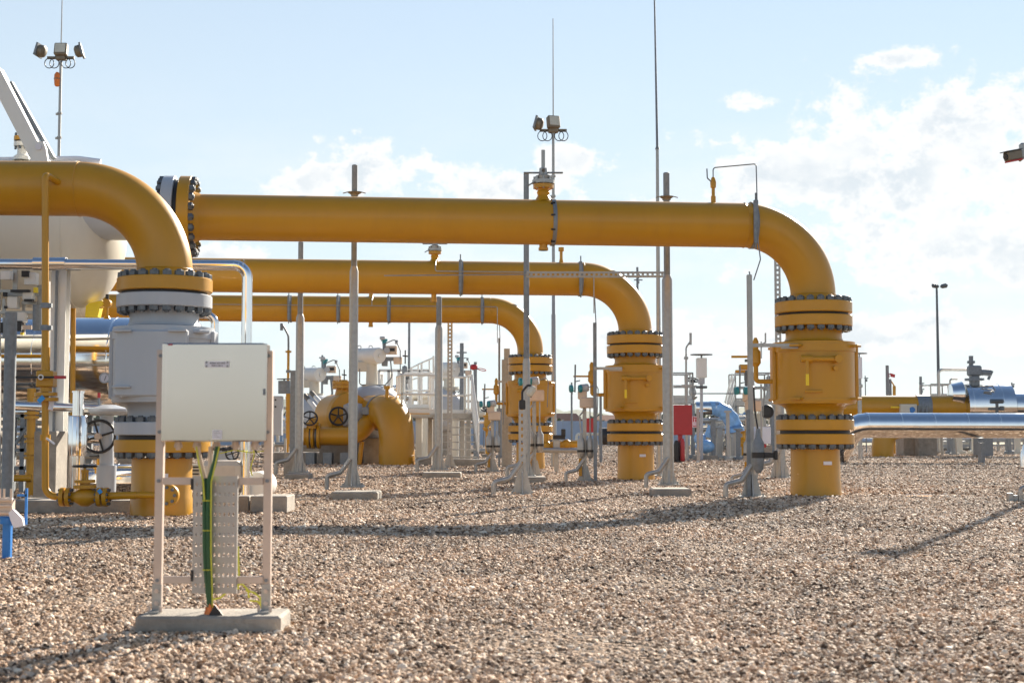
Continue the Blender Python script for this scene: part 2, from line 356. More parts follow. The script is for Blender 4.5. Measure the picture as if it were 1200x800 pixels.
# loose stones, one countless mass
def stones():
    rng = np.random.default_rng(4)
    pts = []; scl = []
    def zone(y0, y1, per, s0, s1):
        A = 1.15*(y1-y0)*(.40*(y0+y1)/1.0+1.6)
        n = int(per*(y1-y0)*((.40*(y0+y1))+1.6))
        y = rng.uniform(y0, y1, n*2); x = rng.uniform(-1, 1, n*2)*(.40*y1+.8)
        k = np.abs(x) < .40*y+.8; x = x[k]; y = y[k]; x = x[:n]; y = y[:n]
        sc = np.clip(rng.lognormal(math.log((s0+s1)/2*.97), .36, len(x)), s0*.55, s1*1.9)
        z = rng.uniform(-.004, .010, len(x))+.012*np.sin(x*1.9+.7*y)*np.sin(y*1.3-.4*x)
        pts.append(np.stack([x, y, z], 1)); scl.append(sc)
    zone(3.6, 8.0, 5200, .0062, .0094)
    zone(8.0, 13.0, 3000, .0075, .011)
    zone(13.0, 20.0, 1250, .010, .014)
    zone(20.0, 36.0, 420, .012, .018)
    zone(36.0, 62.0, 90, .016, .026)
    zone(62.0, 110.0, 14, .024, .036)
    P = np.concatenate(pts); S = np.concatenate(scl)
    me = bpy.data.meshes.new('gravel'); me.vertices.add(len(P)); me.vertices.foreach_set('co', P.astype(np.float32).ravel())
    at = me.attributes.new('sc', 'FLOAT', 'POINT'); at.data.foreach_set('value', S.astype(np.float32)); me.update()
    o = bpy.data.objects.new('gravel', me); COL.objects.link(o); tag(o, 'loose tan and grey gravel covering the yard in front of the pipes', 'gravel', kind='stuff')
    m = bpy.data.materials.new('gravel_stone'); m.use_nodes = True; t = m.node_tree; p = t.nodes['Principled BSDF']
    oi = t.nodes.new('ShaderNodeObjectInfo'); r_ = t.nodes.new('ShaderNodeValToRGB'); e = r_.color_ramp.elements
    els = [(0, (.047, .030, .020)), (.16, (.21, .131, .079)), (.38, (.49, .327, .207)), (.62, (.655, .460, .312)), (.84, (.73, .568, .428)), (1, (.95, .82, .66))]
    while len(e) < len(els): e.new(.5)
    for i, (q, c) in enumerate(els): e[i].position = q; e[i].color = c+(1,)
    t.links.new(oi.outputs['Random'], r_.inputs[0])
    tcn = t.nodes.new('ShaderNodeTexCoord'); nz = t.nodes.new('ShaderNodeTexNoise'); nz.inputs['Scale'].default_value = 2.2; nz.inputs['Detail'].default_value = 4
    t.links.new(tcn.outputs['Object'], nz.inputs['Vector'])
    mr = t.nodes.new('ShaderNodeMapRange'); mr.inputs[3].default_value = .72; mr.inputs[4].default_value = 1.2; t.links.new(nz.outputs[0], mr.inputs[0])
    mx = t.nodes.new('ShaderNodeMixRGB'); mx.blend_type = 'MULTIPLY'; mx.inputs[0].default_value = 1; t.links.new(r_.outputs[0], mx.inputs[1]); t.links.new(mr.outputs[0], mx.inputs[2])
    pos = t.nodes.new('ShaderNodeObjectInfo'); cur = mx.outputs[0]
    for sc_n, lo, hi, tint in ((.45, .80, 1.12, (1, .97, .93)), (2.6, .84, 1.10, (1, 1, 1))):
        nl = t.nodes.new('ShaderNodeTexNoise'); nl.inputs['Scale'].default_value = sc_n; nl.inputs['Detail'].default_value = 5; t.links.new(pos.outputs['Location'], nl.inputs['Vector'])
        ml_ = t.nodes.new('ShaderNodeMapRange'); ml_.inputs[1].default_value = .35; ml_.inputs[2].default_value = .65; ml_.inputs[3].default_value = lo; ml_.inputs[4].default_value = hi; t.links.new(nl.outputs[0], ml_.inputs[0])
        m3 = t.nodes.new('ShaderNodeMixRGB'); m3.blend_type = 'MULTIPLY'; m3.inputs[0].default_value = 1; t.links.new(cur, m3.inputs[1]); t.links.new(ml_.outputs[0], m3.inputs[2]); cur = m3.outputs[0]
    t.links.new(cur, p.inputs['Base Color']); p.inputs['Roughness'].default_value = .75; p.inputs['Specular IOR Level'].default_value = .35
    g = bpy.data.node_groups.new('stone_scatter', 'GeometryNodeTree')
    g.interface.new_socket('Geometry', in_out='INPUT', socket_type='NodeSocketGeometry'); g.interface.new_socket('Geometry', in_out='OUTPUT', socket_type='NodeSocketGeometry')
    gi = g.nodes.new('NodeGroupInput'); go = g.nodes.new('NodeGroupOutput'); gl = g.links.new
    ti = g.nodes.new('GeometryNodeGeometryToInstance')
    for k, sc in enumerate([(1.3, .95, .7), (1.05, 1.15, .8), (1.5, .85, .75), (1.0, .9, .95), (1.25, 1.15, .6)]):
        ic = g.nodes.new('GeometryNodeMeshIcoSphere'); ic.inputs['Radius'].default_value = 1; ic.inputs['Subdivisions'].default_value = 2
        sp = g.nodes.new('GeometryNodeSetPosition'); nn = g.nodes.new('ShaderNodeTexNoise'); nn.noise_dimensions = '4D'
        nn.inputs['W'].default_value = 3.7*k; nn.inputs['Scale'].default_value = .9; nn.inputs['Detail'].default_value = 2
        sb = g.nodes.new('ShaderNodeVectorMath'); sb.operation = 'SUBTRACT'; sb.inputs[1].default_value = (.5, .5, .5)
        ml = g.nodes.new('ShaderNodeVectorMath'); ml.operation = 'SCALE'; ml.inputs['Scale'].default_value = 1.5
        gl(nn.outputs['Color'], sb.inputs[0]); gl(sb.outputs[0], ml.inputs[0]); gl(ic.outputs[0], sp.inputs['Geometry']); gl(ml.outputs[0], sp.inputs['Offset'])
        tr = g.nodes.new('GeometryNodeTransform'); tr.inputs['Scale'].default_value = sc; gl(sp.outputs[0], tr.inputs['Geometry'])
        sm = g.nodes.new('GeometryNodeSetMaterial'); sm.inputs['Material'].default_value = m; gl(tr.outputs[0], sm.inputs[0]); gl(sm.outputs[0], ti.inputs[0])
    ip = g.nodes.new('GeometryNodeInstanceOnPoints'); gl(gi.outputs[0], ip.inputs['Points']); gl(ti.outputs[0], ip.inputs['Instance']); ip.inputs['Pick Instance'].default_value = True
    rv = g.nodes.new('FunctionNodeRandomValue'); rv.data_type = 'FLOAT_VECTOR'; rv.inputs[1].default_value = (.9, .9, 6.283); rv.inputs[0].default_value = (-.9, -.9, 0); gl(rv.outputs[0], ip.inputs['Rotation'])
    ri = g.nodes.new('FunctionNodeRandomValue'); ri.data_type = 'INT'; ri.inputs[4].default_value = 0; ri.inputs[5].default_value = 4; gl(ri.outputs[2], ip.inputs['Instance Index'])
    na = g.nodes.new('GeometryNodeInputNamedAttribute'); na.data_type = 'FLOAT'; na.inputs[0].default_value = 'sc'; gl(na.outputs[0], ip.inputs['Scale'])
    gl(ip.outputs[0], go.inputs[0])
    md = o.modifiers.new('scatter', 'NODES'); md.node_group = g
stones()

# ------------------------------------------------------------------ big gas lines
def bolt_mesh():
    b = MB(); b.lathe((0, 0, 0), Z3, [(0, .057), (.052, .057), (.058, .050)], 6); b.lathe((0, 0, .056), Z3, [(0, .030), (.016, .030), (.018, .026)], 10)
    o = b.build('bolt', BOLT); me = o.data; bpy.data.objects.remove(o); return me
BOLTME = bolt_mesh()
def flange(root, c, axis, r_, t, mat, side, k=1.0, nb=22, hub=None):
    """flange disc centred at c; nuts stand on the face towards side*axis"""
    ax = Vector(axis).normalized(); c = Vector(c)
    m = MB(); m.lathe(c-ax*t/2, ax, [(0, r_-.012*k), (.010*k, r_), (t-.010*k, r_), (t, r_-.012*k)], 56)
    fl = m.build('flange', mat, root); a, b, d = frame(ax*side)
    Q = Matrix((a, b, d)).transposed().to_4x4()
    for i in range(nb):
        g = 2*PI*(i+.5)/nb
        o = bpy.data.objects.new('bolt', BOLTME); COL.objects.link(o); o.parent = fl
        p = c+ax*side*t/2+(a*math.cos(g)+b*math.sin(g))*(r_-.062*k)-Vector(root['_o'])
        o.matrix_local = Matrix.Translation(p)@Q@Matrix.Rotation(g, 4, 'Z')@Matrix.Scale(k, 4)
    return fl
def gas_line(px, Y, k, left, valve_mat, label, skew=0.10, zc=3.946, detail=True, top_flange2=None):
    b = GX(px, Y); root = thing('gas_pipeline', label, 'pipeline', b, 'overhead yellow gas pipelines')
    q = lambda z: b+Z3*(z*k)
    m = MB(); m.lathe(q(-.1), Z3, [(0, .362*k), (.30*k, .362*k), (.32*k, .355*k), (.78*k, .352*k)], 48); m.build('riser_pipe', YEL, root)
    F = [(.675+.075, .15, YEL, -1), (1.028, .155, valve_mat, 1), (2.538, .16, valve_mat, -1), (2.735, .165, YEL, 1)]
    flange(root, q(.825), Z3, .56*k, .15*k, YEL, -1, k); flange(root, q(1.028), Z3, .56*k, .155*k, valve_mat, 1, k)
    flange(root, q(2.538), Z3, .56*k, .16*k, valve_mat, -1, k); flange(root, q(2.735), Z3, .56*k, .165*k, YEL, 1, k)
    for z0, z1 in ((.898, .952), (2.616, 2.655)):
        g = MB(); g.cyl(q(z0), q(z1), .50*k, n=48); g.build('gasket', BLK, root)
    m = MB()
    m.lathe(q(1.10), Z3, [(0, .41*k), (.10*k, .405*k), (.16*k, .42*k), (.205*k, .47*k), (.232*k, .548*k), (.235*k, .59*k), (.262*k, .592*k), (.265*k, .60*k), (.30*k, .60*k), (.302*k, .585*k),
                             (.98*k, .585*k), (.982*k, .60*k), (1.09*k, .60*k), (1.092*k, .592*k), (1.125*k, .592*k), (1.128*k, .50*k), (1.15*k, .43*k), (1.19*k, .405*k), (1.36*k, .405*k)], 64)
    m.build('valve_body', valve_mat, root)
    for ang in (-35, 55, 145, 235):
        e = Vector((math.cos(R(ang)), math.sin(R(ang)), 0)); f = Vector((-e.y, e.x, 0))
        for z in (1.40, 2.16):
            m = MB(); m.box(q(z)+e*.615*k, (.16*k, .16*k, .035*k), rz=R(ang), bev=.006); m.build('lug', valve_mat, root)
    for ang in (0, 180): 
        e = Vector((math.cos(R(ang)), 0, 0)); m = MB(); m.box(q(1.78)+e*.60*k, (.05*k, .22*k, .80*k), bev=.008); m.build('side_rib', valve_mat, root)
    if valve_mat is YEL:
        m = MB(); y = -.66*k
        m.cyl(q(1.96)+Vector((-.30*k, y, 0)), q(1.96)+Vector((.22*k, y, 0)), .034*k, n=14); m.cyl(q(1.96)+Vector((.20*k, y-.06*k, 0)), q(1.96)+Vector((.20*k, -.5*k, 0)), .055*k, n=14)
        m.cyl(q(1.96)+Vector((-.24*k, y, 0)), q(1.96)+Vector((-.24*k, -.5*k, 0)), .045*k, n=12); m.cyl(q(1.96)+Vector((-.33*k, y-.02*k, 0)), q(1.96)+Vector((-.17*k, y-.02*k, 0)), .05*k, n=12)
        m.cyl(q(1.83)+Vector((.18*k, -.62*k, 0)), q(1.83)+Vector((.18*k, -.5*k, 0)), .034*k, n=12)
        m.build('drain_pipe', valve_mat, root)
        m = MB(); m.box(q(1.80)+Vector((-.25*k, y-.05*k, 0)), (.05*k, .02*k, .26*k), bev=.005); m.build('valve_lever', YEL, root); m = MB(); m.box(q(1.50)+Vector((-.14*k, -.60*k, 0)), (.26*k, .05*k, .03*k), bev=.006); m.build('lifting_tab', YEL, root)
        m = MB(); m.box(q(1.66)+Vector((-.25*k, y-.063*k, 0)), (.045*k, .006*k, .16*k)); m.build('lever_tag', YELB, root)
        # bleed valve on the left side
        m = MB(); p = q(1.66)+Vector((-.60*k, -.05, 0)); m.tube(fillet([p+X3*.1*k, p-X3*.26*k, p-X3*.26*k+Z3*.30*k], .05*k), .035*k, 10)
        v = p-X3*.26*k; m.lathe(v+Z3*.22*k, Z3, [(0, .04*k), (.05*k, .075*k), (.22*k, .07*k), (.26*k, .04*k), (.36*k, .045*k), (.42*k, .02*k)], 14); m.build('bleed_valve', YEL, root)
        m = MB(); m.cyl(v+Vector((-.02, -.03, .36*k)), v+Vector((-.36*k, -.03, .36*k)), .018*k, n=8); m.build('bleed_handle', YEL, root)
    m = MB(); m.box(q(.48)+Vector((.10*k, -.362*k, 0)), (.12*k, .012*k, .05*k)); m.build('nameplate', LAB, root)
    # elbow and horizontal run
    d = Vector((-1, -skew, 0)); zt = zc*k if isinstance(zc, float) else zc
    top = b+Z3*zc; lx = left; end = top+d*((top.x-lx))
    rp = .326*k; br = 1.03*k
    m = MB(); m.tube(fillet([q(2.84), top, end], br, 22), rp, 48); m.build('pipe', YEL, root)
    m = MB(); m.lathe(q(2.81), Z3, [(0, .40*k), (.05*k, .36*k), (.10*k, .332*k), (.12*k, .326*k)], 48, cap=False); m.build('weld_neck', YEL, root)
    dn = d.normalized()
    for pp, ax in ((top+dn*br, dn), (q(2.93), Z3)): rg = MB(); rg.torus(pp, ax, rp, .008, 48, 6); rg.build('weld_seam', YEL, root)
    return root, top, dn, rp, br
def along(top, dn, px):
    """point on a pipe axis (through top, direction dn) seen at pixel column px"""
    t = (px-600)/FPX; a = (top.x-t*top.y*1.0); bq = dn.x-t*dn.y
    return top+dn*(-a/bq)
def strap(root, c, dn, r_, name='pipe_strap', mat=None, w=.05, studs=True):
    m = MB(); dn = Vector(dn).normalized(); m.lathe(c-dn*w/2, dn, [(0, r_+.002), (0, r_+.016), (w, r_+.016), (w, r_+.002)], 40, cap=False)
    f = Vector((0, -1, 0))
    if studs:
        m.box(c+f*(r_+.035), (w*1.2, .05, r_*1.9), bev=.006)
        m.cyl(c+f*(r_+.03)+Z3*r_*.8, c+f*(r_+.03)+Z3*(r_+.09), .012, n=8)
        m.cyl(c+f*(r_+.03)-Z3*r_*.8, c+f*(r_+.03)-Z3*(r_+.07), .012, n=8)
    return m.build(name, mat or GALD, root)
def end_pair(root, p, dn, r_, k, far_mat):
    """bolted flange pair closing the far left end at p"""
    flange(root, p, dn, r_, .165*k, YEL, -1, k); flange(root, p+dn*.225*k, dn, r_, .16*k, far_mat, 1, k)
    g = MB(); g.cyl(p+dn*.08*k, p+dn*.15*k, r_*.9, n=48); g.build('gasket', BLK, root)
    m = MB(); m.lathe(p-dn*.20*k, dn, [(0, .326*k), (.10*k, .36*k), (.13*k, .39*k)], 48, cap=False); m.build('weld_neck', YEL, root)
def drain_stub(root, p, down, L_=.16, r_=.05):
    m = MB(); m.cyl(p, p-Z3*L_*down, r_, n=16); m.cyl(p-Z3*L_*down*.55, p-Z3*L_*down, r_*1.18, n=16); return m.build('drain_stub', YEL, root)

# line 1: nearest of the free spans
Lw = W(214.5, 255, 19.82)
r1, t1, d1, p1, b1 = gas_line(955, 20.8, 1.0, Lw.x, YEL, 'longest overhead yellow gas pipe with the rightmost valve and a grey flange at left')
end1 = along(t1, d1, 216)
end_pair(r1, end1, d1, .575, 1.0, GRYV)
m = MB(); m.lathe(end1+d1*.30, d1, [(0, .38), (.06, .345), (1.2, .335)], 48); m.build('inlet_pipe', GRYV, r1)
c = along(t1, d1, 648); strap(r1, c, d1, p1, mat=GALD, w=.055, studs=False)
for a_ in (-60, -25, 10, 45): m = MB(); m.box(c+Vector((0, -math.cos(R(a_)), math.sin(R(a_))))*(p1+.016), (.06, .03, .02), M=Matrix.Rotation(-R(a_), 3, 'X')); m.build('strap_buckle', BLK, r1)
c = along(t1, d1, 883); strap(r1, c, d1, p1+.004, mat=GALD, w=.055)
for px_ in (637, ): drain_stub(r1, along(t1, d1, px_)-Z3*p1*.98, 1, .09, .06)
# vent valve on top of line 1
def top_valve(root, p, k=1.0, wheel=True):
    m = MB(); m.lathe(p-Z3*.02, Z3, [(0, .15*k), (.03*k, .12*k), (.09*k, .085*k), (.14*k, .10*k), (.17*k, .085*k), (.20*k, .09*k), (.2001*k, .155*k), (.26*k, .155*k)], 24); m.build('vent_nozzle', YEL, root)
    m = MB(); m.lathe(p+Z3*.25*k, Z3, [(0, .17*k), (.055*k, .17*k), (.06*k, .11*k), (.12*k, .12*k), (.14*k, .07*k), (.24*k, .06*k), (.25*k, .03*k), (.52*k, .03*k)], 20)
    for i in range(8):
        g = 2*PI*i/8; m.cyl(p+Vector((math.cos(g)*.135*k, math.sin(g)*.135*k, .17*k)), p+Vector((math.cos(g)*.135*k, math.sin(g)*.135*k, .36*k)), .017*k, n=6)
    m.build('vent_valve', GALV, root)
    m = MB()
    if wheel: m.box(p+Vector((0, 0, .42*k)), (.60*k, .05*k, .022*k), bev=.004); m.box(p+Vector((0, 0, .44*k)), (.05*k, .5*k, .02*k), bev=.004); m.cyl(p+Z3*.39*k, p+Z3*.46*k, .06*k, n=14)
    m.tube([p+Vector((-.24*k, -.1*k, .20*k)), p+Vector((-.17*k, -.12*k, .24*k)), p+Vector((-.1*k, -.1*k, .28*k))], .012*k, 6)
    m.build('handwheel', GALD, root)
top_valve(r1, along(t1, d1, 637)+Z3*p1*.99, .95)
# small vent with looped tubing near the elbow
p = along(t1, d1, 838)+Z3*p1*.99
m = MB(); m.lathe(p, Z3, [(0, .036), (.10, .036), (.105, .025), (.22, .025), (.225, .04), (.30, .045), (.36, .03), (.38, .02)], 14); m.build('vent_nozzle', YEL, r1)
m = MB(); m.tube(fillet([p+Vector((-.02, -.02, .30)), p+Vector((-.09, -.03, .36)), p+Vector((-.095, -.03, .50))], .04, 6), .010, 6)
c = along(t1, d1, 884)
m.tube(fillet([p+Z3*.38, p+Z3*.52, Vector((c.x, c.y-.36, p.z+.52)), Vector((c.x+.01, c.y-.40, c.z-.30)), Vector((c.x+.04, c.y-.40, c.z-.55)), Vector((c.x-.06, c.y-.40, c.z-.85))], [.04, .04, .05, .05], 6), .009, 6); m.build('impulse_tube', GALD, r1)

# line 2
r2, t2, d2, p2, b2 = gas_line(745, 27.9, 1.0, W(-60, 327, 27.0).x, YEL, 'middle overhead yellow gas pipe with its valve left of the red fire board', zc=3.925)
for px_ in (540, 680): strap(r2, along(t2, d2, px_), d2, p2)
drain_stub(r2, along(t2, d2, 508)-Z3*p2*.98, 1, .16)
drain_stub(r2, along(t2, d2, 240)-Z3*p2*.98, 1, .12)
top_valve(r2, along(t2, d2, 509)+Z3*p2*.99, .8)
p = along(t2, d2, 658)+Z3*p2*.99; m = MB(); m.lathe(p, Z3, [(0, .045), (.08, .03), (.22, .03), (.225, .055), (.30, .055)], 12); m.build('vent_nozzle', YEL, r2)
a = along(t2, d2, 511); b = along(t2, d2, 695)
m = MB(); f = Vector((0, -p2-.07, .08))
m.tube(fillet([a+Vector((0, -.1, p2)), a+Vector((0, -p2-.07, .2)), a+f, b+f, b+Vector((0, -p2-.07, -.70))], .04, 6), .011, 6); m.build('impulse_tube', GALV, r2)
# line 3
r3, t3, d3, p3, b3 = gas_line(621.5, 36.0, 1.0, W(120, 363, 35.0).x, YEL, 'farthest and lowest-looking overhead yellow gas pipe with the smallest yellow valve', zc=4.01)
for px_ in (340, 397, 456, 565): strap(r3, along(t3, d3, px_), d3, p3)
drain_stub(r3, along(t3, d3, 434)-Z3*p3*.98, 1, .12); drain_stub(r3, along(t3, d3, 434)+Z3*(p3*.98+.08), 1, .10)
m = MB(); f = Vector((0, -p3-.07, .06)); a = along(t3, d3, 250); b = along(t3, d3, 583)
m.tube(fillet([a+f, b+f, b+f-Z3*.9], .04, 6), .011, 6); a = along(t3, d3, 437); m.tube(fillet([a+Vector((0, -.1, p3+.02)), a+Vector((0, -p3-.07, .2)), a+f], .04, 6), .011, 6); m.build('impulse_tube', GALV, r3)
# line 0: the big near one at the left with the grey valve
r0, t0, d0, p0, b0 = gas_line(190.5, 15.8, .93, W(-150, 220, 15.4).x, GRYV, 'big near yellow gas pipe entering at the left edge above a pale grey valve', skew=.06, zc=3.625)
m = MB(); b_ = GX(190.5, 15.8)
m.box(b_+Vector((0, -.53, 1.655)), (.78, .10, .72), bev=.02)
m.build('valve_cover_plate', GRYV, r0)
m = MB()
for dx in (-.36, .30):
    for z in (1.40, 2.00): m.box(b_+Vector((dx*.9+.02, -.60, z)), (.20, .06, .025), bev=.006)
m.build('cover_tab', GRYV, r0)

# ------------------------------------------------------------------ filter vessels at the left
vy = 20.4
va = Vector((1, .06, 0)).normalized(); vc = W(146, 276, vy)
root = thing('filter_vessel', 'huge cream white cylindrical vessel with rounded end behind the near yellow pipe', 'pressure vessel', Vector((vc.x-1, vc.y, 0)))
vr = 86*s(vy)
prof = [(-7.0, vr), (-.62*vr, vr)]+[(-.62*vr+.62*vr*math.sin(R(a_)), max(.01, vr*math.cos(R(a_)))) for a_ in range(6, 91, 6)]
m = MB(); m.lathe(vc, va, prof, 64); m.build('shell', CRM, root)
for dx in (.62*vr, .62*vr+.9): m = MB(); m.torus(vc-va*dx, va, vr, .008, 64, 6); m.build('weld_seam', CRM, root)
# davit beam, lug and nozzle on top
m = MB(); pA = W(-6, 84, vy-.5); pB = W(50, 192, vy-.5)
m.bar(pA, pB, .20, .22, hint=Y3, bev=.01); m.build('davit_beam', WHT, root)
m = MB(); pA2 = W(13, 97, vy-.35); pB2 = W(63, 186, vy-.35); m.bar(pA2, pB2, .055, .12, hint=Y3, bev=.006); m.build('davit_rail', GALD, root)
lz = W(46, 186, vy-.62)
m = MB(); m.prism([(-.13, -.05), (.13, -.05), (.10, .14), (.06, .24), (-.04, .24), (-.09, .16)], .05, lz, X3, Z3); m.build('lifting_lug', WHT, root)
m = MB(); m.cyl(lz+Vector((.0, -.03, .16)), lz+Vector((0, -.05, .16)), .045, n=16); m.build('lug_hole', LAB, root)
nz_ = W(26, 184, vy-.1)
m = MB(); m.lathe(nz_-Z3*.05, Z3, [(0, .13), (.05, .12), (.09, .07), (.20, .07), (.2001, .12), (.26, .12)], 24); m.build('nozzle', WHT, root)
m = MB(); m.lathe(nz_+Z3*.235, Z3, [(0, .12), (.06, .12), (.065, .05), (.16, .035), (.18, .025)], 24); m.build('nozzle_cap', YEL, root)
m = MB()
for i in range(8):
    g = 2*PI*i/8; m.cyl(nz_+Vector((math.cos(g)*.10, math.sin(g)*.10, .11)), nz_+Vector((math.cos(g)*.10, math.sin(g)*.10, .34)), .017, n=6)
m.build('nozzle_bolts', BOLT, root)
m = MB(); m.tube([W(-20, 188, vy), W(92, 186.5, vy), W(118, 190, vy)], .045, 10); m.build('walk_rail', LAB, root)

v2 = W(118, 338, 27.5); root = thing('filter_vessel', 'second cream vessel lower and farther back, seen under the huge cream white vessel', 'pressure vessel', Vector((v2.x-1, 27.5, 0)))
v2r = 36*s(27.5); m = MB(); m.lathe(v2, X3, [(-6, v2r), (-.5*v2r, v2r)]+[(-.5*v2r+.5*v2r*math.sin(R(a_)), max(.01, v2r*math.cos(R(a_)))) for a_ in range(8, 91, 8)], 48); m.build('shell', CRM, root)
m = MB(); m.torus(v2-X3*.5*v2r, X3, v2r, .007, 48, 6); m.build('weld_seam', CRM, root)
m = MB(); m.box(Vector((v2.x-1.2, 27.5, (v2.z-v2r*.8)/2)), (.3, .7, v2.z-v2r*.8)); m.build('saddle', CONC, root)
# shiny insulated vessel
sy = 22.5; sc_ = W(150, 424, sy); svr = 52*s(sy)
root = thing('clad_vessel', 'polished metal clad horizontal vessel below the cream white vessel', 'pressure vessel', Vector((sc_.x-1, sy, 0)))
m = MB(); m.lathe(sc_, X3, [(-5, svr), (.9, svr), (1.1, svr*.93), (1.2, svr*.6), (1.22, .01)], 64); m.build('cladding', CLAD, root)
m = MB()
for dx in (-.15, -1.3, -2.4): m.torus(sc_+X3*dx, X3, svr, .012, 48, 6)
m.build('cladding_band', CLAD, root)
m = MB(); m.box(Vector((sc_.x-2.2, sy, (sc_.z-svr)/2)), (.4, 1.0, max(.1, sc_.z-svr+.1))); m.box(Vector((sc_.x+.2, sy, (sc_.z-svr)/2)), (.4, 1.0, sc_.z-svr+.1)); m.build('saddle', CONC, root)
m = MB(); pA = W(-10, 417, sy-.75); pB = W(60, 417, sy-.75); m.tube([pA, pB], .026, 10); m.build('tracing_pipe', YEL, root)
m = MB(); m.tube([W(70, 398, sy-.85), W(150, 396, sy-.85)], .02, 8); m.tube([W(70, 428, sy-.85), W(150, 427.5, sy-.85)], .014, 8); m.build('impulse_tube', GALV, root)
m = MB(); m.tube([W(74, 407, sy-.76), W(140, 408.5, sy-.76)], .030, 10); m.build('yellow_tube', YEL, root)

# silver line in front of the vessel
def pipe_thing(name, label, cat, pts, r_, mat, fil=.15, n=24, seams=None, group=None, part='pipe'):
    pts = [Vector(p) for p in pts]
    root = thing(name, label, cat, Vector((pts[0].x, pts[0].y, min(p.z for p in pts))), group)
    m = MB(); m.tube(fillet(pts, fil, 12), r_, n); m.build(part, mat, root)
    return root
gy = 17.9
r_s = pipe_thing('clad_pipe', 'slim polished pipe crossing behind the grey valve and turning down behind the junction box', 'pipe',
    [W(-60, 309, gy), W(290, 311, gy), Vector((W(290, 311, gy).x, gy, 0))], 6.2*s(gy), CLAD, .17)
m = MB(); m.lathe(W(40, 309.2, gy), X3, [(0, 6.4*s(gy)), (0, 8*s(gy)), (38*s(gy), 8*s(gy)), (38*s(gy), 6.4*s(gy))], 24, cap=False); m.build('pipe_sleeve', CLAD, r_s)
m = MB()
for px_ in (275, 281, 286): m.torus(W(px_, 310.6, gy), X3, 6.3*s(gy), .003, 20, 6)
m.build('cladding_seam', CLAD, r_s)
gy2 = 18.6
pipe_thing('clad_pipe', 'short polished pipe elbow dropping just right of the grey valve flange', 'pipe', [W(200, 369, gy2), W(252, 369, gy2), Vector((W(252, 369, gy2).x, gy2, 0))], 4.6*s(gy2), CLAD, .12)
# white column with dark conduit
cy = 18.4; cx = GX(68, cy)
root = thing('steel_column', 'white steel column carrying the slim polished pipe by the yellow riser', 'column', cx)
m = MB(); h = W(68, 316, cy).z
for dy in (-.09, .09): m.box(cx+Vector((0, dy, h/2)), (.19, .014, h))
m.box(cx+Vector((0, 0, h/2)), (.012, .165, h)); m.build('shaft', WHT, root)
m = MB(); m.tube([cx+Vector((-.015, -.13, .1)), cx+Vector((-.015, -.13, h+.12))], .018, 8); m.build('conduit', GALD, root)
m = MB(); m.box(cx+Vector((.02, -.02, h+.02)), (.40, .26, .04)); m.box(cx+Vector((.0, -.12, h+.07)), (.30, .03, .08)); m.build('pipe_clamp', GALD, root)
# second column on right edge of it
m = MB(); q = GX(72.5, cy+.3); m.box(q+Z3*(h*.36), (.05, .10, h*.72)); m.build('strut_post', GALV, origin=q, label='thin galvanised strut beside the white steel column', cat='post')
# blue grey post
q = GX(10, 16.6); root = thing('support_post', 'thick blue grey steel post at the far left edge of the yard', 'post', q)
m = MB(); m.cyl(q, q+Z3*W(10, 366, 16.6).z, .068, n=24); m.build('post', GALD, root); m = MB(); m.box(q+Z3*.02, (.3, .3, .04), bev=.005); m.build('base_plate', GALV, root)
# instrument rack on the frame
ry = 18.8; q = GX(30, ry)
root = thing('instrument_rack', 'grey metal instrument frame crowded with boxes and brackets left of the yellow riser', 'instrument rack', q)
m = MB()
for py_, x0, x1, th_ in ((341, -8, 26, 3), (345, 6, 46, 4), (366, -8, 40, 3.5), (395, -8, 52, 3), (373, 25, 46, 2), (355, 26, 44, 3), (384, 18, 40, 2)):
    a = W(x0, py_, ry); b = W(x1, py_, ry); m.bar(a, b, th_*s(ry), .06, hint=Y3)
for px_, y0, y1, w_ in ((18, 316, 350, 5), (47, 334, 366, 5), (28, 352, 392, 3), (5, 350, 395, 3), (-2, 320, 585, 5), (57, 330, 585, 3)):
    a = W(px_, y0, ry+.05); b = W(px_, y1, ry+.05); m.bar(a, b, w_*s(ry), .05, hint=Y3)
m.build('frame', GALV, root)
for px_, py_, w_, h_ in ((37, 327, 14, 14), (16, 355, 12, 14), (26, 372, 10, 12), (34, 347, 12, 9), (8, 323, 12, 10)):
    m = MB(); m.box(W(px_, py_, ry-.05), (w_*s(ry), .12, h_*s(ry)), bev=.006); m.build('instrument_case', WHT, root)
for px_, py_, w_, h_ in ((30, 321, 8, 7), (22, 382, 8, 12), (6, 345, 4, 5), (7, 360, 3, 3), (24, 341, 22, 3), (4, 384, 6, 12), (34, 352, 10, 3)):
    m = MB(); m.box(W(px_, py_, ry-.12), (w_*s(ry), .06, h_*s(ry))); m.build('dark_fitting', BLK, root)
m = MB(); m.cyl(W(44, 357, ry-.15), W(44, 387, ry-.15), 5.5*s(ry), n=18); m.build('cylinder', GALD, root); m = MB(); m.cyl(W(10, 373, ry-.15), W(10, 396, ry-.15), 6*s(ry), n=18); m.build('cylinder', GALD, root)
m = MB(); m.box(W(32, 383.5, ry-.16), (10*s(ry), .03, 5*s(ry))); m.build('tag_plate', BEIG, root)
m = MB(); m.box(W(42, 340, ry-.1), (4*s(ry), .06, 6*s(ry))); m.box(W(26, 391, ry-.1), (3*s(ry), .05, 3*s(ry))); m.build('yellow_fitting', YELB, root)

